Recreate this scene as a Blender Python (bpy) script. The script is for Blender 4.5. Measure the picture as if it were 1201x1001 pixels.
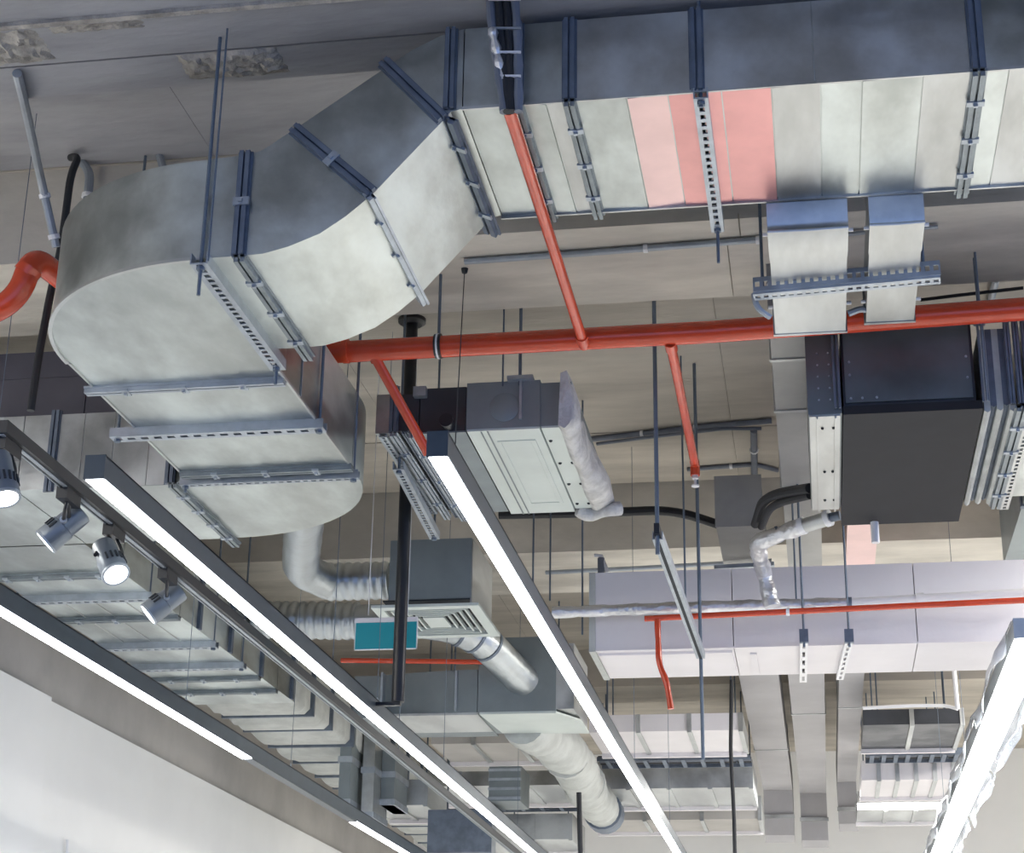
import bpy, math, random
from mathutils import Vector, Matrix
random.seed(7)
for o in list(bpy.data.objects): bpy.data.objects.remove(o)
SC = bpy.context.scene
COL = SC.collection
V = Vector
# ------------------------------------------------------------------ camera
F_PX, CX, CY, EYE = 2100.0, 600.5, 500.5, 1.6
VPX, VPY, ZX = 975.0, 1300.0, 690.0
_d = V(((VPX-CX)/F_PX, (VPY-CY)/F_PX, 1)).normalized()
_zy = CY-(F_PX**2+(ZX-CX)*(VPX-CX))/(VPY-CY)
_u = V((ZX-CX, _zy-CY, F_PX)).normalized()
_x = _d.cross(_u)
if _x.x < 0: _x = -_x
ROT = Matrix((_x, _d, _u))                       # camera axes (x right, y down, z forward) -> world
cam = bpy.data.objects.new('camera', bpy.data.cameras.new('camera'))
COL.objects.link(cam)
m3 = Matrix((ROT @ V((1,0,0)), ROT @ V((0,-1,0)), ROT @ V((0,0,-1)))).transposed()
cam.matrix_world = Matrix.Translation((0,0,EYE)) @ m3.to_4x4()
cam.data.sensor_width = 36; cam.data.sensor_fit = 'HORIZONTAL'
cam.data.lens = F_PX/1201*36; cam.data.clip_start = .05; cam.data.clip_end = 200
SC.camera = cam
# ------------------------------------------------------------------ world, added fill lights, exposure
w = bpy.data.worlds.new('daylight'); SC.world = w; w.use_nodes = True
bg = w.node_tree.nodes['Background']
bg.inputs['Color'].default_value = (.34, .50, .95, 1); bg.inputs['Strength'].default_value = 1.0
SC.view_settings.view_transform = 'Standard'; SC.view_settings.look = 'None'
SC.view_settings.gamma = 1; SC.view_settings.exposure = 0.30; SC.view_settings.use_curve_mapping = False
def area(name, loc, size, power, color, rot=(0,0,0)):
    l = bpy.data.lights.new(name, 'AREA'); l.shape = 'RECTANGLE'; l.size, l.size_y = size
    l.energy = power; l.color = color
    o = bpy.data.objects.new(name, l); COL.objects.link(o); o.location = loc; o.rotation_euler = rot
    return o
# added fill lights out of view, brightening the floor, far end and left wall
area('fill_light', (2.4, 8.8, 4.3), (.8, 6), 430, (1, .95, .88))
area('fill_light', (1.6, 14.5, 3.9), (3.5, .5), 190, (1, .98, .95))
area('fill_light', (-3.75, 3.0, 3.85), (.2, 6), 120, (1, .96, .90))
# ------------------------------------------------------------------ pixel -> world on a known plane
def ray(px, py): return ROT @ V(((px-CX)/F_PX, (py-CY)/F_PX, 1))
O = V((0,0,EYE))
def PZ(px, py, z): r = ray(px, py); return O + r*((z-EYE)/r.z)
def PY(px, py, y): r = ray(px, py); return O + r*(y/r.y)
def PX(px, py, x): r = ray(px, py); return O + r*(x/r.x)
# ------------------------------------------------------------------ materials
def mat(name, col, rough=.5, metal=0., noise=0., nscale=6., stretch=(1,1,1), bump=0., bscale=30., col2=None, emit=0., coat=0., rvar=0.):
    m = bpy.data.materials.new(name); m.use_nodes = True
    nt = m.node_tree; b = nt.nodes['Principled BSDF']
    b.inputs['Base Color'].default_value = (*col, 1)
    b.inputs['Roughness'].default_value = rough; b.inputs['Metallic'].default_value = metal
    b.inputs['Coat Weight'].default_value = coat
    if emit:
        b.inputs['Emission Color'].default_value = (*col, 1); b.inputs['Emission Strength'].default_value = emit
    if noise or bump or rvar:
        tc = nt.nodes.new('ShaderNodeTexCoord'); mp = nt.nodes.new('ShaderNodeMapping')
        mp.inputs['Scale'].default_value = stretch
        geo = nt.nodes.new('ShaderNodeNewGeometry')
        nt.links.new(geo.outputs['Position'], mp.inputs['Vector'])
    if noise or rvar:
        n = nt.nodes.new('ShaderNodeTexNoise'); n.inputs['Scale'].default_value = nscale
        n.inputs['Detail'].default_value = 5; n.inputs['Roughness'].default_value = .58
        nt.links.new(mp.outputs[0], n.inputs['Vector'])
    if noise:
        r = nt.nodes.new('ShaderNodeValToRGB'); r.color_ramp.interpolation = 'EASE'; r.color_ramp.elements[0].position = .3; r.color_ramp.elements[1].position = .7
        c2 = col2 or tuple(max(0, c*(1-noise)) for c in col)
        r.color_ramp.elements[0].color = (*c2, 1); r.color_ramp.elements[1].color = (*col, 1)
        nt.links.new(n.outputs['Fac'], r.inputs['Fac']); nt.links.new(r.outputs['Color'], b.inputs['Base Color'])
    if rvar:
        mr = nt.nodes.new('ShaderNodeMapRange'); mr.interpolation_type = 'SMOOTHERSTEP'; mr.inputs['From Min'].default_value = .3; mr.inputs['From Max'].default_value = .7
        mr.inputs['To Min'].default_value = max(.03, rough-rvar); mr.inputs['To Max'].default_value = rough+rvar
        nt.links.new(n.outputs['Fac'], mr.inputs['Value']); nt.links.new(mr.outputs[0], b.inputs['Roughness'])
    if bump:
        n2 = nt.nodes.new('ShaderNodeTexNoise'); n2.inputs['Scale'].default_value = bscale; n2.inputs['Detail'].default_value = 2 if bscale < 8 else 4
        nt.links.new(mp.outputs[0], n2.inputs['Vector'])
        bp = nt.nodes.new('ShaderNodeBump'); bp.inputs['Strength'].default_value = bump; bp.inputs['Distance'].default_value = .02
        nt.links.new(n2.outputs['Fac'], bp.inputs['Height']); nt.links.new(bp.outputs['Normal'], b.inputs['Normal'])
    return m
M = dict(
 galv=mat('galvanised_sheet', (.72,.77,.75), .39, .97, .52, 3.0, (1,.5,1), .16, 9, rvar=.10),
 galv2=mat('brushed_sheet', (.67,.69,.68), .41, .92, .40, 4, (1,.3,1), .12, 9, rvar=.11),
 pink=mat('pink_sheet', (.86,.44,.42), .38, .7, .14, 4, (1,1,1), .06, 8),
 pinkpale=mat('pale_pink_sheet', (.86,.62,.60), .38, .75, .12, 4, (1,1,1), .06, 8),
 zinc=mat('zinc_channel', (.50,.55,.60), .42, .75, .2, 14, bump=.05),
 zincd=mat('dull_zinc_flange', (.20,.24,.30), .5, .6, .3, 12),
 dark=mat('dark_sheet', (.07,.075,.085), .38, .5, .3, 4, rvar=.08),
 black=mat('black_panel', (.014,.015,.019), .75, 0, .2, 8),
 blackm=mat('black_powder_coat', (.018,.02,.024), .38, 0, .2, 10),
 greym=mat('graphite_profile', (.055,.075,.095), .36, .3, .15, 10),
 lamp=mat('lamp_diffuser', (.93,.98,1), .4, emit=14.0),
 spot=mat('spot_lens', (.95,.98,1), .3, emit=7.0),
 red=mat('red_pipe_paint', (.74,.080,.026), .24, 0, .18, 6, coat=.4),
 concb=mat('concrete_beam', (.68,.64,.56), .85, 0, .28, 2.6, (.6,2,1), .25, 14),
 concs=mat('concrete_slab', (.58,.53,.45), .88, 0, .30, 1.8, (.5,2.2,1), .25, 12),
 concd=mat('shade_tinted_concrete', (.40,.40,.41), .88, 0, .3, 2.2, (.6,2,1), .25, 14),  # near beam and slab panels: dimness of the near end put into the colour
 concr=mat('rough_concrete', (.50,.47,.42), .92, 0, .5, 14, bump=.8, bscale=22),
 white=mat('white_wall_paint', (.92,.92,.90), .75, 0, .05, 1.2),
 beige=mat('grey_beige_plaster', (.50,.48,.45), .85, 0, .18, 2),
 floor=mat('pale_floor', (.90,.89,.86), .45, 0, .6, .55, (1,.45,1), col2=(.30,.30,.30)),  # dark patches added out of view to vary the reflections in duct undersides
 lilac=mat('white_duct_board', (.82,.79,.80), .6, 0, .07, 2, bump=.04),
 foil=mat('foil_insulation', (.80,.81,.83), .36, .9, .2, 9, bump=.7, bscale=26, rvar=.07),
 flex=mat('flexible_aluminium', (.56,.60,.62), .36, .9, .18, 9, bump=.2, bscale=20, rvar=.08),
 fabric=mat('pale_insulation_wrap', (.58,.60,.57), .6, .1, .22, 7, bump=.5, bscale=10),
 wool=mat('grey_insulation_cloth', (.74,.73,.70), .8, 0, .3, 14, bump=1.0, bscale=22),
 rubber=mat('black_pipe_insulation', (.02,.022,.026), .6),
 cable=mat('grey_cable', (.19,.21,.25), .55, 0, .2, 10),
 conduit=mat('steel_conduit', (.40,.44,.48), .45, .5, .15, 12),
 rod=mat('threaded_rod', (.16,.20,.25), .5, .5, bump=.3, bscale=160),
 pvc=mat('white_pvc', (.82,.82,.82), .4),
 teal=mat('teal_panel', (.0,.30,.36), .35, 0, .1, 3),
 frp=mat('pale_green_panel', (.68,.74,.70), .45, .25, .1, 3),
 unit=mat('grey_unit_casing', (.27,.31,.32), .45, .35, .15, 5),
 film=mat('clear_film', (.9,.93,.97), .15, .0),
 zincm=mat('weathered_zinc', (.30,.34,.36), .45, .7, .25, 12),
 spotg=mat('spot_grey_enamel', (.20,.23,.26), .34, .4, .1, 8),
 greys=mat('dull_grey_sheet', (.40,.40,.39), .5, .45, .2, 3),
 wrap=mat('grey_duct_wrap', (.50,.49,.50), .7, 0, .1, 3),
 sheen=mat('dark_satin_sheet', (.19,.22,.23), .42, .7, .35, 2.2, rvar=.08),
 absorber=mat('charcoal_absorber', (.10,.105,.12), .95, 0, .2, 40),  # for the added dark sheet on the unseen floor
 darkg=mat('dark_grey_sheet', (.13,.125,.15), .55, .2, .15, 4),
 slatd=mat('dark_recess', (.03,.035,.04), .8),
)
_b = M['film'].node_tree.nodes['Principled BSDF']; _b.inputs['Transmission Weight'].default_value = .75; _b.inputs['IOR'].default_value = 1.2
# ------------------------------------------------------------------ mesh builder
class MB:
    def __init__(s): s.v = []; s.f = []
    def add(s, vs, fs):
        n = len(s.v); s.v += [V(v) for v in vs]; s.f += [tuple(i+n for i in f) for f in fs]; return s
    def hexa(s, b, t):        # b, t: 4 bottom / 4 top points, same winding
        return s.add(list(b)+list(t), [(3,2,1,0),(4,5,6,7),(0,1,5,4),(1,2,6,5),(2,3,7,6),(3,0,4,7)])
    def box(s, a, b):
        (x0,y0,z0),(x1,y1,z1) = a, b
        x0,x1 = sorted((x0,x1)); y0,y1 = sorted((y0,y1)); z0,z1 = sorted((z0,z1))
        return s.hexa([(x0,y0,z0),(x1,y0,z0),(x1,y1,z0),(x0,y1,z0)], [(x0,y0,z1),(x1,y0,z1),(x1,y1,z1),(x0,y1,z1)])
    def obox(s, p0, p1, w, h, n=V((0,0,-1)), off=0):   # bar from p0 to p1, width w sideways, thickness h along n
        p0, p1 = V(p0), V(p1); d = (p1-p0).normalized(); sd = d.cross(n).normalized(); n = sd.cross(d).normalized()
        c = lambda p, a, k: p + sd*a*w/2 + n*(off+k*h)
        return s.hexa([c(p0,-1,0),c(p0,1,0),c(p1,1,0),c(p1,-1,0)], [c(p0,-1,1),c(p0,1,1),c(p1,1,1),c(p1,-1,1)])
    def prism(s, poly, vec):  # polygon of points swept along vec
        n = len(poly); vec = V(vec); a = [V(p) for p in poly]
        return s.add(a+[p+vec for p in a], [tuple(range(n-1,-1,-1)), tuple(range(n,2*n))]+[(i,(i+1)%n,n+(i+1)%n,n+i) for i in range(n)])
    def tube(s, pts, r, seg=10, bend=0., caps=True):
        pts = [V(p) for p in pts]
        if bend: pts = fillet(pts, bend)
        k = len(pts); rf = r if callable(r) else (lambda t: r)
        L = [0]
        for i in range(1,k): L.append(L[-1]+(pts[i]-pts[i-1]).length)
        t0 = (pts[1]-pts[0]).normalized()
        a = t0.cross(V((0,0,1)) if abs(t0.z) < .9 else V((1,0,0))).normalized()
        n0 = len(s.v)
        for i in range(k):
            t = (pts[min(i+1,k-1)]-pts[max(i-1,0)]).normalized()
            a = (a - t*a.dot(t)).normalized(); b = t.cross(a)
            for j in range(seg):
                q = 2*math.pi*j/seg; s.v.append(pts[i]+(a*math.cos(q)+b*math.sin(q))*rf(L[i]))
        for i in range(k-1):
            for j in range(seg):
                j2 = (j+1)%seg; s.f.append((n0+i*seg+j, n0+i*seg+j2, n0+(i+1)*seg+j2, n0+(i+1)*seg+j))
        if caps:
            s.f.append(tuple(n0+j for j in range(seg-1,-1,-1))); s.f.append(tuple(n0+(k-1)*seg+j for j in range(seg)))
        return s
    def lathe(s, p0, p1, prof, seg=20, caps=True):  # prof: (t along axis, radius)
        p0, p1 = V(p0), V(p1); d = p1-p0; t = d.normalized()
        a = t.cross(V((0,0,1)) if abs(t.z) < .9 else V((1,0,0))).normalized(); b = t.cross(a); n0 = len(s.v)
        for (q, r) in prof:
            for j in range(seg):
                g = 2*math.pi*j/seg; s.v.append(p0+d*q+(a*math.cos(g)+b*math.sin(g))*r)
        for i in range(len(prof)-1):
            for j in range(seg):
                j2 = (j+1)%seg; s.f.append((n0+i*seg+j, n0+i*seg+j2, n0+(i+1)*seg+j2, n0+(i+1)*seg+j))
        if caps: s.f.append(tuple(n0+j for j in range(seg-1,-1,-1))); s.f.append(tuple(n0+(len(prof)-1)*seg+j for j in range(seg)))
        return s
def fillet(pts, R, n=7):
    out = [pts[0]]
    for i in range(1, len(pts)-1):
        p, a, b = pts[i], pts[i-1]-pts[i], pts[i+1]-pts[i]
        l = min(R, a.length*.48, b.length*.48); A, B = p+a.normalized()*l, p+b.normalized()*l
        for k in range(n+1):
            t = k/n; out.append(A*(1-t)**2+p*2*t*(1-t)+B*t*t)
    return out+[pts[-1]]
def dense(pts, step):
    out = []
    for a, b in zip(pts, pts[1:]):
        n = max(1, int((b-a).length/step))
        out += [a.lerp(b, k/n) for k in range(n)]
    return out+[pts[-1]]
def wloc(o):
    p = V((0,0,0))
    while o: p = p+o.location; o = o.parent
    return p
def part(name, mb, m, parent=None, label=None, origin=None, sharp=35):
    me = bpy.data.meshes.new(name)
    off = V((0,0,0))
    if parent: off = wloc(parent)
    org = V(origin) if origin is not None else (sum(mb.v, V())/len(mb.v))
    me.from_pydata([tuple(v-org) for v in mb.v], [], mb.f)
    import bmesh
    bm = bmesh.new(); bm.from_mesh(me); bmesh.ops.recalc_face_normals(bm, faces=bm.faces); bm.to_mesh(me); bm.free()
    for p in me.polygons: p.use_smooth = True
    me.set_sharp_from_angle(angle=math.radians(sharp))
    me.materials.append(M[m] if isinstance(m, str) else m)
    o = bpy.data.objects.new(name, me); COL.objects.link(o)
    o.location = org-off
    if parent: o.parent = parent
    if label: o['label'] = label
    return o
def tag(o, label, cat, group=None):
    o['label'] = label; o['category'] = cat
    if group: o['group'] = group
    return o
def thing(name, loc, label, cat, group=None):
    o = bpy.data.objects.new(name, None); COL.objects.link(o); o.empty_display_size = .05
    o.location = loc; return tag(o, label, cat, group)
def struct(name, mb, m, parent=None):
    o = part(name, mb, m, parent)
    if not parent: o['kind'] = 'structure'
    return o
def share(o, parent, delta):          # a copy of a part, moved, same mesh
    c = o.copy(); COL.objects.link(c); c.parent = parent; c.location = o.location+V(delta); return c
def single(name, mb, m, label, cat, group=None): return tag(part(name, mb, m), label, cat, group)

# small repeated hardware --------------------------------------------------
def channel(p0, p1, w, h, n=V((0,0,-1)), slots=0):
    """channel whose web looks along n, slots cut through the web"""
    p0, p1 = V(p0), V(p1); d = (p1-p0).normalized(); sd = d.cross(n).normalized(); mb = MB(); t = .004
    for sg in (-1, 1):
        q = sd*sg*(w/2-t/2); mb.obox(p0+q, p1+q, t, h, -n, 0)
    if not slots: mb.obox(p0, p1, w, t, n, 0); return mb
    for sg in (-1, 1):
        q = sd*sg*w*.34; mb.obox(p0+q, p1+q, w*.32, t, n, 0)
    L = (p1-p0).length; pit = L/slots
    for i in range(slots+1):
        a = max(0, i*pit-pit*.22); b = min(L, i*pit+pit*.22)
        mb.obox(p0+d*a, p0+d*b, w*.4, t*.9, n, 0)
    return mb
def flange(parent, p0, p1, n=V((0,0,-1)), w=.03, h=.022, clips=3, m='zincm', mc='zinc'):
    """bolted joint between two duct sections: two upright angles side by side, with clips over them"""
    p0, p1 = V(p0), V(p1); d = (p1-p0).normalized(); sd = d.cross(n).normalized(); mb = MB()
    for sg in (-1, 1):
        q = sd*sg*w*.27; mb.obox(p0+q, p1+q, w*.36, h, n, 0)
    mb.obox(p0, p1, w*1.25, h*.35, n, 0)
    f = part('flange_strip', mb, m, parent)
    first = None
    for i in range(clips):
        c = p0.lerp(p1, (i+.7)/(clips+.4))
        if first is None:
            k = MB(); k.obox(c-d*.012, c+d*.012, w*1.35, .008, n, h*.75); k.obox(c-d*.005, c+d*.005, .012, .016, n, h*.75)
            first = part('joint_clip', k, mc, f, origin=c)
        else:
            share(first, f, c-p0.lerp(p1, .7/(clips+.4)))
    return f
def rodmb(mb, p, z1, r=.005): return mb.tube([p, V((p.x, p.y, z1))], r, 6)
def nutmb(mb, p, r=.012, h=.01): return mb.lathe(p, p+V((0,0,h)), [(0,r),(1,r)], 6)

# ================================================================== SETTING
ZS, ZB = 4.87, 4.48
ZR = ZS-.005
fl = struct('floor', MB().box((-4.2,-4,-.1),(6,18,0)), 'floor')
part('bounce_absorber', MB().box((-4,-3.9,0),(6,3.4,.012)), 'absorber', fl)  # added unseen dark sheet, cuts floor bounce onto the near ceiling
cl = struct('ceiling', MB().box((-4.2,-4,ZS+.02),(6,18,ZS+.2)), 'concs')
ys = [-4, -1, 1.5, 4.49, 5.59, 6.3, 7.42, 8.68, 9.49, 10.36, 11.2, 12.2, 13.4, 15, 16.5, 18]
for i, (a, b) in enumerate(zip(ys, ys[1:])):
    for (xa, xb) in ((-4.2,-2.1),(-2.1,-.35),(-.35,1.4),(1.4,6)):
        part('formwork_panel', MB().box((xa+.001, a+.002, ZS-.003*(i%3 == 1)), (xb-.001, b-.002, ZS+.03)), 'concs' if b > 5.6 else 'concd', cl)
# downstand beams across the hall
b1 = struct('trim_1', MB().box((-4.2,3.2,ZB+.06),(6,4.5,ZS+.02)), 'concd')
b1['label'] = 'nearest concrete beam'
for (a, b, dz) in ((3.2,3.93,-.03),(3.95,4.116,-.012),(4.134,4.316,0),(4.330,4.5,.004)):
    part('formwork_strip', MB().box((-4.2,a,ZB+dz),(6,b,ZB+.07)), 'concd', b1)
part('board_lip', MB().box((-4.2,4.075,ZB-.025),(6,4.095,ZB+.01)), 'concr', b1)
def lump(c, sx, sy, sz):           # an irregular smear of mortar standing proud of the concrete
    mb = MB(); nx, ny = 22, 12; ed = [random.uniform(.6,1.15) for _ in range(64)]
    for i in range(nx+1):
        for j in range(ny+1):
            u, v = i/nx*2-1, j/ny*2-1; rr = max(abs(u)**1.5, abs(v)**1.5); h = max(0, 1-rr**3)
            k = ed[int((math.atan2(v,u)+math.pi)*10) % 64]
            mb.v.append(V((c[0]+u*sx*(.85+.15*k), c[1]+v*sy*(.8+.2*k), c[2]+.004-h*sz*random.uniform(.35,1.1))))
    for i in range(nx):
        for j in range(ny):
            a = i*(ny+1)+j; mb.f.append((a,a+1,a+ny+2,a+ny+1))
    return mb
part('mortar_patch', lump((-1.62,4.40,ZB), .16,.07,.02), 'concr', b1)
part('mortar_patch', lump((-2.25,4.22,ZB), .13,.09,.02), 'concr', b1)
part('mortar_patch', lump((-1.95,4.14,ZB), .16,.03,.015), 'concr', b1)
b2 = struct('trim_2', MB().box((-4.2,5.6,ZB+.02),(6,6.24,ZS+.02)), 'concb')
for (xa, xb) in ((-4.2,-1.62),(-1.62,-.18),(-.18,1.02),(1.02,6)):
    part('formwork_strip', MB().box((xa+.002,5.598,ZB),(xb-.002,5.80,ZB+.03)), 'concb', b2)
    part('formwork_strip', MB().box((xa-.05+.002,5.803,ZB+.002),(xb-.05-.002,6.242,ZB+.03)), 'concb', b2)
struct('trim_3', MB().box((-4.2,9.5,ZB),(6,10.35,ZS+.02)), 'concb')
struct('trim_4', MB().box((-4.2,13.4,ZB+.1),(6,14.0,ZS+.02)), 'concs')
# left wall: white below, bare plaster above, with a shallow pier at the near end
wl = struct('wall_left', MB().box((-4.25,-4,0),(-4.0,18,ZS+.02)), 'beige')
zp = 3.55
part('painted_panel', MB().box((-4.01,8.75,0),(-3.97,18,zp)), 'white', wl)
part('painted_panel', MB().box((-4.01,-4,0),(-3.93,8.745,zp)), 'white', wl)
part('switch_conduit', MB().tube([PX(78,1040,-3.95),PX(79,985,-3.95)], .008, 8), 'pvc', wl)
struct('wall_far', MB().box((-4.2,17.8,0),(6,18.1,ZS+.02)), 'white')
struct('wall_right', MB().box((6,9,0),(6.2,18,ZS+.02)), 'white')

# ================================================================== SUPPLY DUCT (high run, S drop, round turn, run into the depth)
Y0, YB = 4.27, 4.915
ZM, ZT, ZL, ZLT = 4.192, 4.452, 3.777, 4.085
sd = thing('supply_duct', (-.5,4.6,ZM), 'large galvanised rectangular duct, high along the ceiling, dropping in an S and turning away round-ended', 'duct')
def xz(poly, y0=Y0, y1=YB): return MB().prism([V((x,y0,z)) for x,z in poly], (0,y1-y0,0))
def xof(px): return PY(px, 110, Y0).x
# straight high sections between the joints
xs = [-.894, xof(607), xof(668), xof(820), xof(1148), 1.7]
for i, (a, b) in enumerate(zip(xs, xs[1:])):
    part('duct_section', MB().box((a+.004,Y0,ZM),(b-.004,YB,ZT)), 'galv', sd)
    g = 0
# single sheets on the underside, each a little out of true
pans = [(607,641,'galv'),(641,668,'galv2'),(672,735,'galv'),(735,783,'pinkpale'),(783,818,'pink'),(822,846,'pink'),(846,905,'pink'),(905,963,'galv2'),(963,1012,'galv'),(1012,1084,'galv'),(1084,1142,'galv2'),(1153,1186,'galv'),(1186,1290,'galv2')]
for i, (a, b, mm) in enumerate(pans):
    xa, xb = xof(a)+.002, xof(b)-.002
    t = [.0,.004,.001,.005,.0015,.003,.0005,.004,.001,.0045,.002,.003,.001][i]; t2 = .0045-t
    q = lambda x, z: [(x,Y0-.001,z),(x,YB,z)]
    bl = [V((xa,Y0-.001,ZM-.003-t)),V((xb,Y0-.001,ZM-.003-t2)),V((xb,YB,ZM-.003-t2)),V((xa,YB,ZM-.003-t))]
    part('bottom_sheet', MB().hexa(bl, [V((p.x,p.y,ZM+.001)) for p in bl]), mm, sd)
fp = [(672,812),(826,957),(957,1141)]
for a, b in fp: part('face_sheet', MB().box((xof(a),Y0-.004,ZM+.003),(xof(b)-.003,Y0+.001,ZT-.003)), 'galv2', sd)
# folded edge along the bottom corner
part('corner_seam', MB().box((-.893,Y0-.007,ZM-.006),(1.7,Y0,ZM+.003)), 'galv2', sd)
part('corner_seam', MB().box((-.893,YB,ZM-.012),(1.7,YB+.008,ZM+.004)), 'galv2', sd)
# S drop
A1t, A1b = (-1.113,4.348), (-.945,4.160)
A2t, A2b = (-1.375,4.165), (-1.138,3.942)
part('duct_section', xz([(-.893,ZM),(-.893,ZT),(-.96,4.436),(-1.04,4.397),A1t,A1b,(-.925,4.185)]), 'galv', sd)
part('duct_section', xz([A1b,A1t,A2t,A2b]), 'galv', sd)
top2 = [A2t,(-1.41,4.143),(-1.445,4.118),(-1.47,4.103),(-1.508,4.095)]
bot2 = [(-1.508,ZL),(-1.44,3.780),(-1.37,3.797),(-1.282,3.831),(-1.21,3.880),A2b]
part('duct_section', xz(top2+bot2), 'galv', sd)
part('duct_section', xz([(-1.512,ZL),(-1.512,4.095),(-1.614,4.089),(-1.614,ZL)]), 'galv', sd)
def arc(c, R, a0, a1, n): return [V((c[0]+R*math.cos(math.radians(a0+(a1-a0)*i/n)), c[1]+R*math.sin(math.radians(a0+(a1-a0)*i/n)), 0)) for i in range(n+1)]
def plan(poly, z0, z1): return MB().prism([V((p.x,p.y,z0)) for p in poly], (0,0,z1-z0))
C1 = (-1.622, 4.935); R1 = .650
part('round_turn', plan(arc(C1,R1+.015,90+180-.0,180,20)[:1]+arc(C1,R1+.012,270,180,22)+arc(C1,.02,180,270,4), ZL, 4.088), 'galv', sd)
part('rim_seam', plan(arc(C1,R1+.020,270,180,26)+arc(C1,R1+.008,180,270,26), ZL-.006, ZL+.004), 'galv2', sd)
XL, XR = -2.282, -1.636
yy = [4.933, 5.16, 5.545, 6.03]
for a, b in zip(yy, yy[1:]): part('duct_section', MB().box((XL,a+.0015,ZL),(XR,b-.0015,ZLT)), 'galv', sd)
part('side_seam', MB().box((XR-.001,5.33,ZL),(XR+.004,5.338,ZLT)), 'zinc', sd)
C2 = (-2.352, 6.03+.07); 
e2 = [V((XR,6.034,0))]+arc((-2.352,6.11),.716,0,90,18)+[V((-2.352,6.135,0)),V((XL,6.034,0))]
part('round_turn', plan(e2, ZL, ZLT), 'galv', sd)
# joints
flange(sd, (-.93,Y0-.0,4.172), (-.93,YB+.06,4.172), V((-.45,0,-.9)).normalized(), .05, .02, 3, 'zincd')
flange(sd, V((A1b[0],Y0,A1b[1])), V((A1t[0],Y0,A1t[1]))+V((-.01,0,.012)), V((0,-1,0)), .034, .02, 0, 'zincd')
flange(sd, V((-.928,Y0,ZM)), V((-.928,Y0,ZT)), V((0,-1,0)), .030, .018, 0, 'zincd')
nd = V((-.74,0,-.67)).normalized()
flange(sd, V((A2b[0],Y0-.01,A2b[1])), V((A2b[0],YB+.05,A2b[1])), nd, .036, .022, 3, 'zinc')
flange(sd, V((A2b[0],Y0,A2b[1])), V((A2t[0],Y0,A2t[1])), V((0,-1,0)), .034, .02, 1, 'zincd')
flange(sd, (-1.506,Y0-.01,ZL), (-1.506,YB+.06,ZL), clips=3, w=.034)
flange(sd, (-1.51,Y0,ZL), (-1.51,Y0,4.10), V((0,-1,0)), .034, .018, 1, 'zincd')
for px in (607, 668): 
    x = xof(px); flange(sd, (x,Y0-.01,ZM), (x,YB+.03,ZM), clips=3, w=.032); 
for px in (607, 668, 818, 1150):
    x = xof(px); flange(sd, (x,Y0,ZM), (x,Y0,ZT), V((0,-1,0)), .034 if px != 607 else .028, .018, 0, 'zincd')
x = xof(1150); flange(sd, (x,Y0-.01,ZM), (x,YB+.04,ZM), clips=3, w=.036)
flange(sd, (XL-.03,5.155,ZL), (XR,5.155,ZL), clips=3, w=.036, m='zinc')
flange(sd, (XL,6.0,ZL), (XR+.01,6.0,ZL), clips=3, w=.036)
for xx in (XL, XR): part('edge_seam', MB().box((xx-.004,4.94,ZL-.004),(xx+.004,6.03,ZL+.006)), 'galv2', sd)

def trapeze(label, p0, p1, w, ztop, slots, n=V((0,0,-1)), drop=(.09,.09), group=None, m='zinc', inset=.02):
    p0, p1 = V(p0), V(p1); t = thing('trapeze_hanger', (p0+p1)/2, label, 'hanger', group or 'slotted trapeze hangers under ducts')
    part('slotted_channel', channel(p0, p1, w, .03, n, slots), m, t)
    d = (p1-p0).normalized()
    for p, dr in ((p0+d*inset, drop[0]), (p1-d*inset, drop[1])):
        mb = MB(); mb.tube([V((p.x,p.y,p.z-dr)), V((p.x,p.y,ztop))], .0055, 6); nutmb(mb, V((p.x,p.y,p.z-.014)))
        part('threaded_rod', mb, 'rod', t)
    return t
trapeze('slotted channel with threaded rods under the round-ended turn of the big duct', (-1.612,Y0-.035,ZL-.03), (-1.612,YB+.09,ZL-.03), .05, ZB, 24, m='zinc', drop=(.09,.06))
trapeze('slotted channel crossing under the duct leg just beyond its round turn', (XL-.09,5.545,ZL-.03), (XR+.03,5.545,ZL-.03), .055, ZR, 16, drop=(.0,.0))
trapeze('slotted channel at the far end of the duct leg, nearest the teal sign', (XL-.02,6.06,ZL-.03), (XR+.02,6.06,ZL-.03), .03, ZR, 22, drop=(.03,.0))
xh = xof(822); trapeze('slotted channel under the pink stretch of the high duct', (xh,Y0-.02,ZM-.03), (xh+.0,YB+.14,ZM-.03), .04, ZB, 20, drop=(.02,.12), m='zinc')

# ================================================================== LEFT DUCT along the wall
ld = thing('branch_duct', (-3.3,8,ZL), 'long galvanised duct along the left white wall, behind the track spotlights', 'duct')
Y1 = 6.135; Y2 = 6.83; XA, XB = -3.61, -3.0
part('duct_section', MB().box((-2.99,Y1,ZL),(-2.358,Y2,ZLT)), 'galv', ld)
C3 = (-2.995, Y2)
part('round_turn', plan([V((-2.995,Y1,0)), V((-2.995,Y2,0)), V((XB,Y2,0)), V((XA,Y2,0))]+arc((-3.1,6.63),.5,180,270,10), ZL, ZLT), 'galv', ld)
xsm = [-2.358, -2.47, -2.615, -2.74, -2.865, -2.99]
for a, b in zip(xsm, xsm[1:]): part('face_sheet', MB().box((b+.0015,Y1-.004,ZL+.002),(a-.0015,Y1+.001,ZLT)), 'galv2', ld)
for a, b in ((-2.99,-3.12),): part('face_sheet', MB().box((b+.002,Y1-.004,ZL+.002),(a-.002,Y1+.001,ZLT)), 'galv2', ld)
flange(ld, (-2.352,Y1-.03,ZL), (-2.352,Y2+.06,ZL), clips=4, w=.036)
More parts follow.
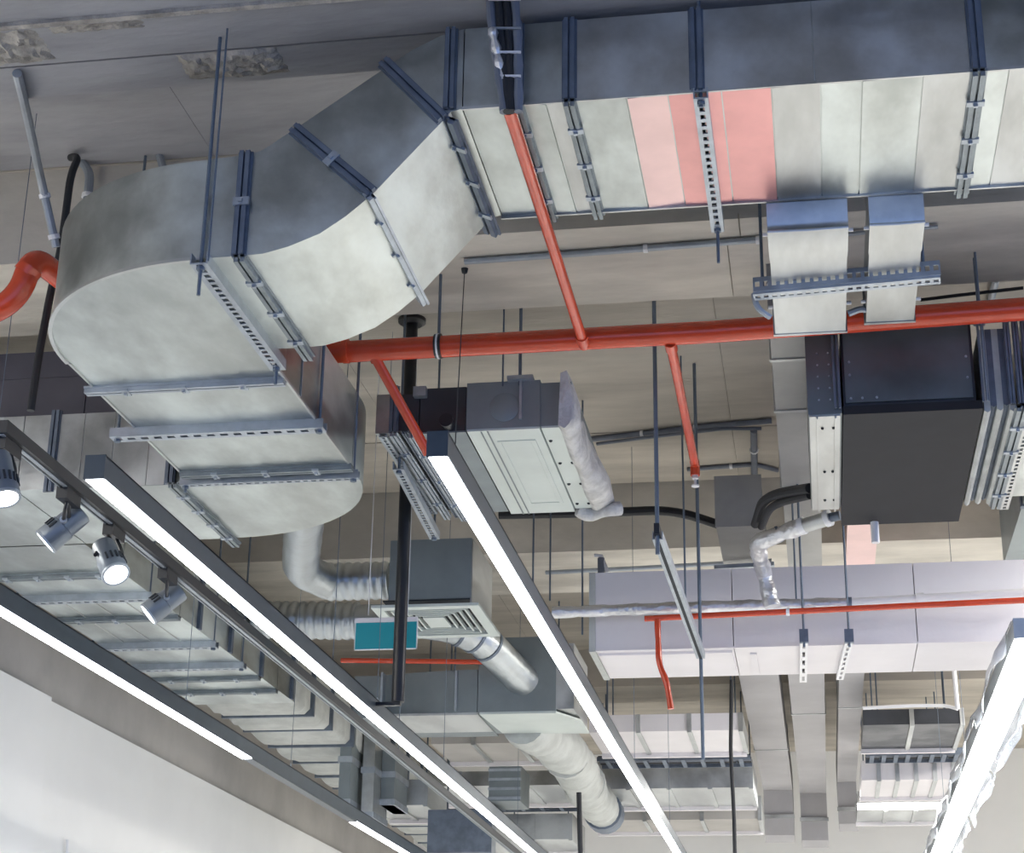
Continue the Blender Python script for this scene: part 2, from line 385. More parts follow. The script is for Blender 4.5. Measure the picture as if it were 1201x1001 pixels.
flange(ld, (-2.375,Y1,ZL), (-2.375,Y1,ZLT), V((0,-1,0)), .034, .018, 0, 'zincd')
flange(ld, (-2.86,Y1,ZL-.01), (-2.86,Y1,ZLT+.015), V((0,-1,0)), .034, .018, 0, 'zincd')
ends = [6.84, 7.27, 7.62, 8.03, 8.55, 9.0, 9.35, 9.68, 10.05]
for i, (a, b) in enumerate(zip(ends, ends[1:])):
    part('duct_section', MB().box((XA,a+.004,ZL),(XB,b-.004,ZLT)), 'galv', ld)
for y, c in ((7.27,4),(8.03,3),(9.35,3),(9.68,3)): flange(ld, (XA-.03,y,ZL), (XB,y,ZL), clips=c, w=.045)
for y in (8.3, 8.8, 9.35, 9.95):
    flange(ld, (XB,y,ZL), (XB,y,ZLT), V((1,0,0)), .035, .016, 0, 'zincd')
for k, x in enumerate((-3.47,-3.32,-3.17)): part('standing_seam', MB().box((x,7.65,ZL-.004),(x+.006,8.5,ZL+.002)), 'galv2', ld)
for y, lab in ((7.62,'slotted channel under the wall-side duct, between the second and third spotlight'),(8.55,'slotted channel under the wall-side duct, just past the third spotlight'),(9.02,'slotted channel under the wall-side duct, farthest of its three')):
    trapeze(lab, (XA-.06,y,ZL-.03), (XB+.02,y,ZL-.03), .05, ZR, 16, drop=(0,0))
t = thing('dark_duct', (-3.1,6.38,4.14), 'dark grey sheet duct high at far left, above the wall-side duct', 'duct')
for a, b in ((-4.0,-3.3),(-3.3,-2.86),(-2.86,-2.3)):
    part('duct_section', MB().box((a+.002,6.38,4.13),(b-.002,6.95,4.35)), 'darkg', t); part('duct_section', MB().box((a+.002,6.385,4.354),(b-.002,6.95,4.47)), 'darkg', t)
# foil wrapped continuation, puckered by its bands
fo = thing('insulated_duct', (-3.3,12,ZL), 'wrinkled grey insulated duct continuing the wall-side duct into the distance', 'duct')
ysg = [10.06]
while ysg[-1] < 16.6: ysg.append(ysg[-1]+random.uniform(.42,.62))
for a, b in zip(ysg, ysg[1:]):
    mb = MB(); n = 6
    rings = []
    for i in range(n+1):
        t = i/n; y = a+.012+(b-a-.024)*t; g = .022*math.sin(math.pi*t)**.5-.016+random.uniform(-.006,.006)
        x0, x1, z0, z1 = XA+.02-g, XB-.02+g, ZL+.01-g, ZLT+g
        c = .03; rings.append([(x0+c,y,z0),(x1-c,y,z0),(x1,y,z0+c),(x1,y,z1-c),(x1-c,y,z1),(x0+c,y,z1),(x0,y,z1-c),(x0,y,z0+c)])
    mb.add([p for r in rings for p in r], [(i*8+j,i*8+(j+1)%8,(i+1)*8+(j+1)%8,(i+1)*8+j) for i in range(n) for j in range(8)]+[tuple(range(8)), tuple(n*8+j for j in range(8))])
    part('wrapped_section', mb, 'fabric', fo, sharp=60)
    part('strap', MB().box((XA+.012,b-.012,ZL+.012),(XB-.012,b+.012,ZLT)), 'zincd', fo)

# ================================================================== BRANCH DUCTS off the high run
def small_branch(pxl, pxr, label, m):
    zb = 4.09
    pl, pr = PZ(pxl[0],pxl[1],zb), PZ(pxr[0],pxr[1],zb); el, er = PZ(pxl[2],pxl[3],zb), PZ(pxr[2],pxr[3],zb)
    x0, x1 = pl.x, pr.x; ya, yb = pl.y, el.y; t = thing('drop_duct', ((x0+x1)/2, ya, zb), label, 'duct', None)
    zt = 4.28; yf = YB+.012
    part('sloped_neck', MB().prism([V((x0,yf,zt)),V((x0,min(yf,ya-.004),zb+.02)),V((x0,ya,zb)),V((x0,ya+.2,zb)),V((x0,ya+.2,zt))], (x1-x0,0,0)), m, t, sharp=60)
    part('duct_section', MB().box((x0+.002,ya+.2,zb),(x1-.002,yb,zb+.17)), m, t)
    part('rolled_lip', MB().tube([V((x0,ya,zb-.001)),V(((x0+x1)/2,ya-.006,zb-.006)),V((x1,ya,zb-.001))], .006, 8), m, t)
    part('end_flange', MB().box((x0-.004,yb-.012,zb-.003),(x1+.004,yb+.002,zb+.18)), 'galv2', t)
    k0 = MB().lathe(V((x0-.014,0,0)),V((x0,0,0)),[(0,.006),(1,.006)],6)
    first = None
    for y in (ya+.06, ya+.42, ya+.6):
        for xx, sg in ((x0,-1),(x1,1)):
            k = MB().lathe(V((xx,y,zb+.02)), V((xx+sg*.016,y,zb+.02)), [(0,.006),(1,.006)], 6)
            part('bolt', k, 'pvc', t)
    return x0, x1
d1 = small_branch((900,272,907,394), (995,264,995,384), 'wider silver drop duct below the high duct, before the red pipe', 'galv2')
d2 = small_branch((1020,264,1022,380), (1085,258,1083,374), 'narrower silver drop duct below the high duct, before the red pipe', 'galv2')
pa, pb = PZ(884,348,4.06), PZ(1103,328,4.06)
t = thing('support_angle', (pa+pb)/2, 'blue-grey slotted angle carrying both silver drop ducts', 'bracket')
part('slotted_web', channel(pa, pb, .05, .004, V((0,0,-1)), 22), 'zinc', t)
part('upright_leg', channel(pa+V((0,-.028,.028)), pb+V((0,-.028,.028)), .05, .004, V((0,-1,0)), 22), 'zinc', t)
for p in (pa+V((.03,0,0)), pb-V((.05,0,0))): part('threaded_rod', MB().tube([p, V((p.x,p.y,ZB-.002))], .006, 6), 'rod', t)
single('conduit', MB().tube([PY(884,345,5.38),PY(888,362,5.38),PY(903,372,5.42)], .010, 8, .03), 'conduit', 'short curved grey conduit at the left end of the slotted angle', 'conduit')
single('conduit', MB().tube([PY(995,368,5.62),PY(1010,362,5.62),PY(1022,365,5.62)], .012, 8, .03), 'conduit', 'grey flexible conduit bridging the gap between the two silver drop ducts', 'conduit')

# ================================================================== RED FIRE PIPES
ZP, YP = 4.19, 5.90; RP = .041
rp = thing('sprinkler_main', (-.4,YP,ZP), 'thick glossy red fire pipe running across the ceiling, bent back down at far left', 'pipe')
pL = PY(0,372,5.05); pB = PY(38,300,5.05); 
part('pipe_run', MB().tube([V((-2.0,YP+.01,ZP)), V((-.3,YP,ZP)), V((1.7,YP-.08,ZP+.01))], RP, 20), 'red', rp)
part('pipe_bend', MB().tube([V((-2.0,YP+.01,ZP)), V((-2.18,YP,ZP)), PY(105,352,5.4), pB, PY(22,350,5.05), PY(-40,382,5.05)], RP, 20, .13), 'red', rp)
for px in (47, ): 
    c = PY(33,318,5.05); part('coupling', MB().lathe(c+V((.008,0,.012)), c-V((.008,0,.012)), [(0,RP+.003),(1,RP+.003)], 20), 'red', rp)
c = V((PY(402,425,YP).x,YP,ZP)); part('coupling', MB().lathe(c, c+V((.02,0,0)), [(0,RP+.006),(1,RP+.006)], 20), 'red', rp)
cc = PY(514,415,YP); t = thing('pipe_clamp', cc, 'dark band clamp holding the red main near the black pole', 'clamp')
part('band', MB().lathe(V((cc.x-.012,YP,ZP)), V((cc.x+.012,YP,ZP)), [(0,RP+.005),(1,RP+.005)], 20), 'blackm', t)
part('threaded_rod', MB().tube([V((cc.x,YP,ZP+RP)),V((cc.x,YP,ZB))], .006, 6), 'rod', t)
part('bright_strip', MB().lathe(V((cc.x-.004,YP,ZP)), V((cc.x+.003,YP,ZP)), [(0,RP+.007),(1,RP+.007)], 20), 'pvc', t)
def branch(label, a, b, r, head=True, za=None, zb=None, yb=None):
    A, B = PZ(*a, za or ZP-.03), PZ(*b, zb or ZP-.03)
    if yb: B = PY(*b, yb)
    if a[1] > 300: k = (A.y-YP)/(B.y-A.y) if abs(B.y-A.y) > .05 else 0; A = A-(B-A)*k if head else V((A.x+.01, YP+.01, ZP-.02))
    t = thing('sprinkler_branch', A, label, 'pipe')
    part('pipe_run', MB().tube([A, B], r, 14), 'red', t); part('tee_socket', MB().lathe(A, A.lerp(B,.05), [(0,r*1.25),(1,r*1.25)], 14), 'red', t)
    if head:
        part('elbow', MB().tube([B.lerp(A,.03), B, B-V((0,0,.05))], r*1.08, 14, .02), 'red', t)
        e = B-V((0,0,.05)); part('sprinkler_head', MB().lathe(e, e-V((0,0,.05)), [(0,r*.6),(.3,r*.75),(.35,r*.3),(.85,r*.3),(.87,r*.9),(1,r*.9)], 12), 'pvc', t)
    return t
branch('slanting red pipe from under the high duct down to the red main', (680,402), (597,128), .019, False, ZP-.03, ZM-.06)
branch('red sprinkler pipe ending in a pale head, right of centre', (788,411), (815,545), .019)
branch('short red branch pipe slanting down behind the black pole', (444,434), (502,532), .019, False, yb=6.19)
# cable bundle dropping to the red pipe
cb = thing('cable_bundle', PY(590,100,4.19), 'bundle of dark wrapped cables dropping beside the high duct to the red pipe', 'cables')
for i, (xa, xb, m) in enumerate(((573,590,'cable'),(583,594,'rubber'),(592,598,'rubber'),(602,606,'cable'))):
    part('cable', MB().tube(dense([PY(xa,-25,4.19), PY(xa+5,40,4.185), PY(xb+2,131,4.175)], .05), lambda t, i=i: .013+.002*math.sin(t*60+i), 10), m, cb)
for py in (0, 34, 62, 90): part('cable_tie', MB().obox(PY(573+py*.13,py,4.172), PY(611,py,4.172), .006, .006, V((0,-1,0))), 'pvc' if py != 34 else 'zinc', cb)
part('foil_wrap', MB().tube(dense([PY(577,34,4.165), PY(590,95,4.18)], .015), lambda t: .012+.004*math.sin(t*130), 8), 'foil', cb)

# ================================================================== FAN COIL UNIT (centre)
ZF = 4.0; yn, yf = 6.27, 7.30
x0, x1 = PZ(546,503,ZF).x, PZ(633,500,ZF).x; zt = PY(545,450,yn).z
fc = thing('fan_coil_unit', ((x0+x1)/2,yn,ZF), 'grey ceiling fan coil unit with pale embossed underside and torn wrap at its right', 'air unit')
part('casing', MB().box((x0,yn,ZF),(x1,yf,zt)), 'unit', fc)
part('bottom_panel', MB().box((x0+.003,yn+.003,ZF-.008),(x1-.002,yf,ZF+.002)), 'frp', fc)
def frame(xa,xb,ya,yb,z,w,h):
    mb = MB()
    mb.box((xa,ya,z-h),(xb,ya+w,z)); mb.box((xa,yb-w,z-h),(xb,yb,z)); mb.box((xa,ya+w,z-h),(xa+w,yb-w,z)); mb.box((xb-w,ya+w,z-h),(xb,yb-w,z)); return mb
part('embossed_panel', frame(x0+.10,x1-.035,yn+.12,yf-.13,ZF-.007,.014,.004).box((x0+.12,yn+.14,ZF-.009),(x1-.055,yf-.15,ZF-.007)), 'frp', fc)
for xx in (x0+.055, x0+.08): part('panel_rib', MB().box((xx,yn+.01,ZF-.012),(xx+.004,yf,ZF-.007)), 'zincm', fc)
part('access_disc', MB().lathe(V((PY(592,478,yn).x,yn+.002,PY(592,478,yn).z)), V((PY(592,478,yn).x,yn-.005,PY(592,478,yn).z)), [(0,.058),(.7,.058),(1,.054)], 28), 'unit', fc)
pbk = PY(611,448,yn)
part('hanging_bracket', MB().box((pbk.x-.05,yn-.03,zt-.004),(pbk.x+.05,yn+.03,zt+.012)).box((pbk.x-.004,yn-.012,zt-.16),(pbk.x+.006,yn,zt)), 'zinc', fc)
for xx in (x0+.14, x1-.08, pbk.x): part('threaded_rod', MB().tube([V((xx,yn-.006,zt-.02)),V((xx,yn-.006,ZR))], .004, 6), 'rod', fc)
x2 = PZ(665,503,ZF).x; x3 = PY(668,470,yn).x
part('outlet_collar', MB().box((x1,yn+.01,ZF+.004),(x2+.02,yf-.02,zt-.01)), 'unit', fc)
part('collar_underside', MB().box((x1+.004,yn+.012,ZF-.004),(x2-.005,yf-.03,ZF+.006)), 'frp', fc)
for i in range(4):
    for j in range(2):
        if j == 0 or i: part('rivet', MB().lathe(V((x1+.02+j*.05,yn+.15+i*.26,ZF-.004)), V((x1+.02+j*.05,yn+.15+i*.26,ZF-.010)), [(0,.008),(1,.005)], 8), 'slatd', fc)
# torn insulation flap: a thick padded sheet wrapped round the outlet, ragged at its outer edge
mb = MB(); n = 40
for i in range(n+1):
    t = i/n; y = yn-.035+(yf-yn+.05)*t
    wv = math.sin(t*9.5+.6)+.5*math.sin(t*21); out = .035+.014*wv+.05*t
    xb_ = x2-.012; zl_ = ZF-.012+.008*math.sin(t*15); zh = zt+.02+.02*math.sin(t*7)
    mb.v += [V((xb_-.012,y,zl_)), V((xb_+.012,y,zl_-.014)), V((xb_+out*.7,y,zl_+.004)), V((xb_+out,y,zl_+.03)), V((xb_+out*.85+.006*math.sin(t*17),y,(zl_+zh)/2)), V((xb_+.02,y,zh)), V((xb_-.004,y,zh-.01))]
for k in range(n):
    for j in range(7): mb.f.append((k*7+j,k*7+(j+1)%7,(k+1)*7+(j+1)%7,(k+1)*7+j))
mb.f += [tuple(range(6,-1,-1)), tuple(n*7+j for j in range(7))]
part('torn_wrap', mb, 'wool', fc, sharp=75)
pts = []
for i in range(15):
    t = i/14; pts.append(V((x1+.01+(x2+.085-x1)*t, yf-.01+.02*math.sin(t*6), ZF-.005-.02*math.sin(t*math.pi))))
part('torn_wrap_corner', MB().tube(dense(pts,.02), lambda t: .026+.006*math.sin(t*40), 12), 'wool', fc, sharp=75)
# dark plenum left of it, and the duct piece beyond that
x5, x4 = PZ(492,508,ZF).x, x0-.004
pl = thing('inlet_plenum', ((x4+x5)/2,yn,ZF), 'dark sheet plenum between the grey unit and the ribbed duct stub, above the middle lamp', 'plenum')
part('casing', MB().box((x5,yn+.01,ZF),(x4,yf-.02,zt-.01)), 'dark', pl)
part('bottom_sheet', MB().box((x5+.01,yn+.012,ZF-.006),(x4,yf-.03,ZF+.002)), 'unit', pl)
pp = PY(526,498,yn); part('pipe_stub', MB().lathe(V((pp.x,yn+.02,pp.z)), V((pp.x,yn-.05,pp.z)), [(0,.022),(.8,.022),(.81,.027),(1,.027)], 16), 'blackm', pl)
part('bracket', MB().box((PY(492,454,yn).x-.02,yn-.02,zt-.05),(PY(492,454,yn).x+.03,yn+.01,zt-.01)), 'zinc', pl)
x6 = max(-1.615, PZ(421,512,ZF).x); x7 = PZ(458,508,ZF).x
st = thing('duct_stub', ((x6+x5)/2,yn,ZF), 'pale bottomed duct stub with long flange ribs, right of the hanging duct leg', 'duct')
part('duct_section', MB().box((x6,yn,ZF),(x7,yf-.06,zt-.03)), 'galv2', st)
part('duct_section', MB().box((x7+.02,yn+.01,ZF+.01),(x5-.004,yf-.03,zt-.03)), 'dark', st)
for k, (xx, ww, hh, mm) in enumerate(((x7+.012,.03,.02,'zinc'),(x7+.055,.018,.012,'zincd'),(x7+.085,.024,.03,'zinc'),(x5-.012,.022,.02,'zincd'))):
    f = flange(st, (xx,yn-.01,ZF+.002), (xx,yf+.02,ZF+.002), clips=3 if k in (0,2) else 0, w=ww, h=hh, m=mm)
flange(st, (x7+.012,yn,ZF), (x7+.012,yn,zt), V((0,-1,0)), .03, .016, 0, 'zincd')
part('slot_row', channel((x6+.03,yn,ZF-.012), (x6+.03,yf-.06,ZF-.012), .03, .01, V((0,0,-1)), 30), 'zinc', st)
xx = PZ(480,560,3.96).x; trapeze('slotted channel running away under the ribbed duct stub to the diffuser box', PZ(467,550,3.93), PZ(510,632,3.93), .045, ZR, 26, drop=(0,0))

# ================================================================== BLACK AIR HANDLER (right)
ZA = 3.9; ya, yb = 6.03, 7.34
x0, x1 = PZ(989,486,ZA).x, PZ(1153,480,ZA).x; zt = PY(1000,386,ya).z+.03
ah = thing('air_handler', ((x0+x1)/2,ya,ZA), 'large black boxed air handler hanging behind the red main at right', 'air unit')
part('casing', MB().box((x0+.004,ya+.01,ZA+.03),(x1-.02,yb,zt)), 'dark', ah)
part('bottom_panel', MB().box((x0,ya,ZA),(x1,yb,ZA+.032)), 'black', ah)
part('front_panel', MB().box((x0+.012,ya,ZA+.045),(x1-.03,ya+.012,zt)), 'sheen', ah)
for xx, zz in ((x0+.03,ZA+.06),(x0+.07,ZA+.06),(x0+.12,ZA+.06),(x0+.03,ZA+.15),(x1-.045,ZA+.12),(x1-.045,ZA+.2),(x0+.03,ZA+.2)):
    part('screw', MB().lathe(V((xx,ya,zz)), V((xx,ya-.006,zz)), [(0,.005),(1,.004)], 8), 'zinc', ah)
xl = PZ(948,489,ZA).x
part('inlet_collar', MB().box((xl,ya,ZA+.006),(x0-.004,ya+1.08,zt-.03)), 'sheen', ah)
part('collar_underside', MB().box((xl+.004,ya+.004,ZA-.002),(x0-.01,ya+1.08,ZA+.01)), 'galv2', ah)
part('collar_rib', MB().box((xl+.028,ya+.004,ZA-.010),(xl+.034,ya+1.08,ZA)).box((x0-.03,ya+.004,ZA-.010),(x0-.024,ya+1.08,ZA)), 'galv2', ah)
for (fx,fy) in ((.4,.12),(.72,.12),(.45,.6),(.7,.6),(.45,.95),(.75,.95)):
    p = V((xl+(x0-xl)*fx, ya+fy, ZA-.002)); part('rivet', MB().lathe(p, p-V((0,0,.006)), [(0,.006),(1,.004)], 8), 'slatd', ah)
for i in range(5):
    for j in range(2):
        p = V((xl+.04+j*.04, ya, ZA+.06+i*.045)); part('rivet', MB().lathe(p, p-V((0,.004,0)), [(0,.004),(1,.003)], 8), 'zinc', ah)
for xx in (x0-.018, x1+.01):
    part('bracket', MB().box((xx-.02,ya-.03,zt-.045),(xx+.02,ya+.0,zt-.03)).box((xx-.012,ya-.02,ZA+.02),(xx-.004,ya-.01,zt-.03)).box((xx+.004,ya-.02,ZA+.02),(xx+.012,ya-.01,zt-.03)), 'zincd', ah)
    part('threaded_rod', MB().tube([V((xx,ya-.016,zt-.05)),V((xx,ya-.016,ZB-.004))], .005, 6), 'rod', ah)
# flexible connector folds and flanges on its right
xc = x1+.006
for i in range(5):
    xx = xc+i*.022; dz = [.0,.02,.005,.022,.0][i]
    part('connector_fold', MB().prism([V((xx,ya+.02,ZA+dz)),V((xx+.011,ya+.02,ZA+.012+dz-.02)),V((xx+.022,ya+.02,ZA+dz)),V((xx+.022,ya+.02,zt-.05)),V((xx,ya+.02,zt-.05))], (0,1.06,0)), ('fabric','zincd')[i%2], ah)
xd = xc+.115
od = thing('outlet_duct', (xd+.3,ya,ZA), 'pale duct leaving the black air handler at the right edge, with slotted flange', 'duct')
flange(od, (xd+.01,ya-.01,ZA), (xd+.01,ya+1.10,ZA), clips=4, w=.04, h=.02)
part('slotted_flange', channel((xd+.045,ya-.01,ZA-.012), (xd+.045,ya+1.12,ZA-.012), .034, .02, V((0,0,-1)), 26), 'galv2', od)
part('duct_section', MB().box((xd+.03,ya+.01,ZA),(1.9,ya+1.0,zt-.04)), 'galv', od)
for k in range(3): flange(od, (xd-.02+k*.03,ya,ZA+.01), (xd-.02+k*.03,ya,zt-.03), V((0,-1,0)), .018, .014, 0, 'zincd')

# ================================================================== DUCTS RUNNING INTO THE DEPTH (right of centre)
ZD = 4.30
def deep(label, a, b, y0, y1, m='galv2', zd=ZD, cat='duct', joints=(), drop=0):
    xl, xr = PZ(*a, zd).x, PZ(*b, zd).x; t = thing('ceiling_duct', ((xl+xr)/2,y0,zd), label, cat, 'ceiling ducts running away at right')
    js = [y0]+list(joints)+[y1]
    for p, q in zip(js, js[1:]): part('duct_section', MB().box((xl,p+.004,zd),(xr,q-.004,zd+.22)), m, t)
    if drop:
        part('down_turn', MB().prism([V((xl,y1,zd)),V((xl,y1+.02,zd-drop)),V((xl,y1+.12,zd-drop-.05)),V((xl,y1+.32,zd-drop)),V((xl,y1+.45,zd+.1)),V((xl,y1+.3,zd+.22)),V((xl,y1,zd+.22))], (xr-xl,0,0)), m, t, sharp=50)
        part('joint_band', MB().box((xl-.01,y1-.02,zd-.25),(xr+.01,y1+.02,zd-.22)), 'galv2', t)
    for q in joints: part('joint_band', MB().box((xl-.008,q-.012,zd-.006),(xr+.008,q+.012,zd+.2)), 'galv2', t)
    return t
deep('dull grey ceiling duct beside the black air handler, left of its collar', (905,420), (960,420), 5.97, 9.4, 'greys', joints=(6.45,7.0,8.0))
t = thing('stepped_duct', PZ(870,640,4.15), 'short grey duct piece left of the silver-wrapped pipe elbow', 'duct')
a, b = PZ(840,618,4.15), PZ(893,610,4.15)
part('duct_section', MB().box((a.x,a.y,4.15),(b.x,a.y+1.0,4.4)), 'greys', t)
part('end_plate', MB().box((a.x-.004,a.y-.004,4.146),(b.x+.004,a.y,4.40)), 'greys', t)
part('support_angle', MB().obox(PZ(838,664,4.13), PZ(908,660,4.13), .03, .02), 'zinc', t)
deep('pinkish ceiling duct emerging under the far side of the air handler', (993,640), (1028,640), 7.6, 9.45, 'pinkpale', joints=(8.1,))
deep('leftmost of the three pale ducts beyond the white boxed duct', (868,800), (914,800), 10.4, 16.6, 'wrap', joints=(14.6,), drop=.40)
deep('middle of the three pale ducts beyond the white boxed duct', (925,800), (967,800), 10.4, 16.8, 'wrap', joints=(13.2,), drop=.42)
deep('rightmost of the three pale ducts beyond the white boxed duct', (984,800), (1013,800), 10.4, 16.2, 'wrap', joints=(13.0,), drop=.36)

# ================================================================== WHITE BOXED DUCT across
ZW = 3.58; yn, yf = 8.13, 8.72
xl = PZ(698,772,ZW).x
wd = thing('boxed_duct', (0,yn,ZW), 'long white boxed duct across the right half, behind the thin red pipe', 'duct')
zt = 3.955
for a, b in zip((xl, -.35, .48, 1.25), (-.35, .48, 1.25, 2.2)):
    part('duct_section', MB().box((a+.002,yn,ZW),(b-.002,yf,zt)), 'lilac', wd)
part('bottom_board', MB().box((xl+.03,yn+.06,ZW-.012),(-.36,yf-.05,ZW+.002)), 'lilac', wd)
part('inset_board', MB().box((-.28,yn+.12,ZW-.009),(-.25,yf-.05,ZW+.002)), 'lilac', wd)
part('near_edge_seam', MB().box((xl,yn-.004,ZW-.004),(2.2,yn+.006,ZW+.004)), 'lilac', wd)
part('end_band', MB().box((xl-.01,yn-.006,ZW-.008),(xl+.02,yf+.004,zt)), 'fabric', wd)
def wstrap(px, label, kind):
    p0 = PZ(px[0],px[1],ZW-.02); p1 = PZ(px[2],px[3],ZW-.02)
    t = thing('hanger_strap', p0, label, 'hanger', 'white straps under the boxed duct')
    part('slotted_channel', channel(p0, p1, .035, .018, V((0,0,-1)), kind), 'pvc' , t)
    part('bracket', MB().box((p0.x-.02,p0.y-.02,ZW-.03),(p0.x+.02,p0.y+.01,ZW+.03)), 'zincd', t)
    part('threaded_rod', MB().tube([V((p0.x,p0.y-.006,ZW-.05)),V((p0.x,p0.y-.006,ZR))], .006, 6), 'rod', t)
wstrap((943,752,942,800), 'white slotted strap under the white boxed duct, left of the pair', 5)
wstrap((996,752,985,797), 'white slotted strap under the white boxed duct, right of the pair', 8)
# pipes in front of it
ip = thing('insulated_pipe', PY(800,710,7.95), 'silver foil insulated pipe along the white duct with a crooked riser to the air handler', 'pipe')
def lumpy(r): return lambda t: r*(1+.08*math.sin(t*37)+.06*math.sin(t*83+1))
part('pipe_run', MB().tube(dense([PY(648,719,7.99), PY(800,713,7.99), PY(993,708,7.99)], .03), lumpy(.027), 14), 'foil', ip)
part('riser', MB().tube(dense(fillet([PY(906,712,7.95), PY(896,672,7.95), PY(887,637,7.60), PY(942,617,7.45)], .035), .025), lumpy(.036), 16), 'foil', ip)
part('bare_end', MB().tube([PY(940,618,7.45), PY(972,608,7.36)], .032, 14), 'galv2', ip)
part('valve', MB().tube([PY(971,608,7.36), PY(985,605,7.34)], .02, 12), 'zincd', ip)
for a, b in (((938,618,7.45),(944,616,7.44)),((968,609,7.37),(974,607,7.36))): part('collar', MB().tube([PY(*a),PY(*b)], .037, 14), 'pvc', ip)
part('strap', MB().tube([PY(911,627,7.53),PY(914,626,7.53)], .035, 14), 'zincd', ip)
t = thing('waste_pipe', PY(1100,702,8.01), 'smooth white plastic pipe along the top of the white duct, continuing the foil one', 'pipe')
part('pipe_run', MB().tube([PY(994,707,8.01), PY(1230,694,7.95)], .019, 14), 'pvc', t)
part('coupling', MB().tube([PY(1074,703,7.99),PY(1084,702,7.99)], .025, 14), 'pvc', t)
part('coupling', MB().tube([PY(992,707,8.01),PY(999,707,8.01)], .025, 14), 'zincd', t)
t = thing('thin_sprinkler_pipe', PY(900,718,7.90), 'thin red pipe before the white duct, its crooked drop hanging at the left end', 'pipe')
part('pipe_run', MB().tube([PY(756,726,7.88), PY(900,719,7.88), PY(1230,703,7.84)], .014, 12), 'red', t)
part('drop', MB().tube(dense(fillet([PY(771,727,7.88), PY(773,780,7.88), PY(782,800,7.88), PY(787,832,7.88)], .05), .03), lambda q: .014+.001*math.sin(q*50), 12), 'red', t)
part('clamp', MB().tube([PY(922,718,7.87),PY(926,718,7.87)], .019, 12), 'pvc', t)

# ================================================================== SUSPENDED CHANNEL in the middle
a, b = PZ(771,632,3.535), PZ(822,772,3.455)
t = thing('strut_hanger', a, 'empty grey strut hung on two long rods in the middle of the hall', 'hanger')
part('channel', channel(a, b, .038, .03, V((0,0,-1)), 0), 'zinc', t); part('channel_lip', MB().obox(a,b,.012,.003,V((0,0,-1)),.004), 'slatd', t)
part('end_bracket', MB().obox(a-V((0,.03,0)),a+V((0,.05,.0)),.02,.04,V((0,0,-1)),-.05), 'blackm', t)
part('end_bracket', MB().obox(b-V((0,.03,0)),b+V((0,.05,.0)),.02,.04,V((0,0,-1)),-.05), 'blackm', t)
part('threaded_rod', MB().tube([a-V((0,0,.06)),V((a.x,a.y,ZR))], .008, 8), 'rod', t)
part('threaded_rod', MB().tube([b-V((0,0,.45)),V((b.x,b.y,ZR))], .008, 8), 'rod', t)
part('rod_plate', MB().lathe(V((a.x,a.y,ZS-.012)),V((a.x,a.y,ZR)),[(0,.028),(1,.028)],12), 'rod', t)

# ================================================================== DIFFUSER BOX AND ROUND DUCTS
ZQ = 3.75; q0, q1, q2 = PZ(435,712,ZQ), PZ(563,711,ZQ), PZ(587,745,ZQ)
df = thing('ceiling_diffuser', (q0.x/2+q1.x/2,q0.y,ZQ), 'grey diffuser box with square louvred grille, behind the teal sign', 'diffuser')
yb0 = q0.y+.04; bx0, bx1 = PY(456,690,yb0).x, PY(552,690,yb0).x; bz = PY(500,633,yb0).z
part('plenum_box', MB().box((bx0,yb0,ZQ+.04),(bx1,q2.y-.03,bz)), 'unit', df)
part('side_panel', MB().box((bx1-.002,yb0+.002,ZQ+.012),(bx1+.006,q2.y-.03,bz-.002)), 'galv2', df)
gx0, gx1, gy0, gy1 = q0.x, q1.x, q0.y, q2.y
part('grille_rim', frame(gx0,gx1,gy0,gy1,ZQ+.006,.05,.014), 'frp', df)
part('grille_back', MB().box((gx0+.045,gy0+.045,ZQ+.034),(gx1-.045,gy1-.045,ZQ+.04)), 'slatd', df)
for i in range(4):
    k = .075+i*.033
    if gx0+k < gx1-k-.03: part('louvre', frame(gx0+k,gx1-k,gy0+k,gy1-k,ZQ+.012,.008,.018), 'frp', df)
k = .075+4*.033-.004
part('centre_plate', MB().box((gx0+k,gy0+k,ZQ-.008),(gx1-k,gy1-k,ZQ+.002)), 'frp', df)
def corr(amp, pitch, r): return lambda t: r+amp*abs(math.sin(math.pi*t/pitch))
r1 = .085
fd = thing('flexible_duct', PY(380,680,8.25), 'bright spiral duct with an elbow, entering the diffuser box from the left', 'duct')
e0 = PZ(362,618,3.93); yq = 8.2
part('elbow', MB().tube(dense(fillet([V((PY(362,618,7.0).x-.02,7.0,3.96)), PY(352,668,7.9), PY(385,683,yq)], .22, 5), .06), corr(.004,.09,r1), 20, caps=True), 'flex', fd, sharp=50)
part('spiral_run', MB().tube(dense([PY(383,683,yq), PY(458,681,yq)], .009), corr(.010,.045,r1), 24), 'flex', fd, sharp=70)
fd2 = thing('flexible_duct', PY(400,730,9.0), 'lower spiral duct passing behind the diffuser and bending down to the far box', 'duct')
y2 = 9.15
part('spiral_run', MB().tube(dense([V((-2.985,y2,PY(262,728,y2).z)), PY(420,729,y2)], .010), corr(.011,.05,.094), 24), 'flex', fd2, sharp=80)
bend = fillet([PY(418,729,y2), PY(545,730,y2), PY(615,800,y2+.55)], .5, 10)
part('smooth_bend', MB().tube(dense(bend, .09), corr(.006,.18,.088), 22), 'flex', fd2, sharp=40)
for f_ in (.55,.72,.9):
    i = int(len(bend)*f_)-1; p, q = bend[i], bend[min(i+1,len(bend)-1)]; dd = (q-p).normalized()
    part('band', MB().tube([p, p+dd*.018], .097, 22), 'zincd', fd2)
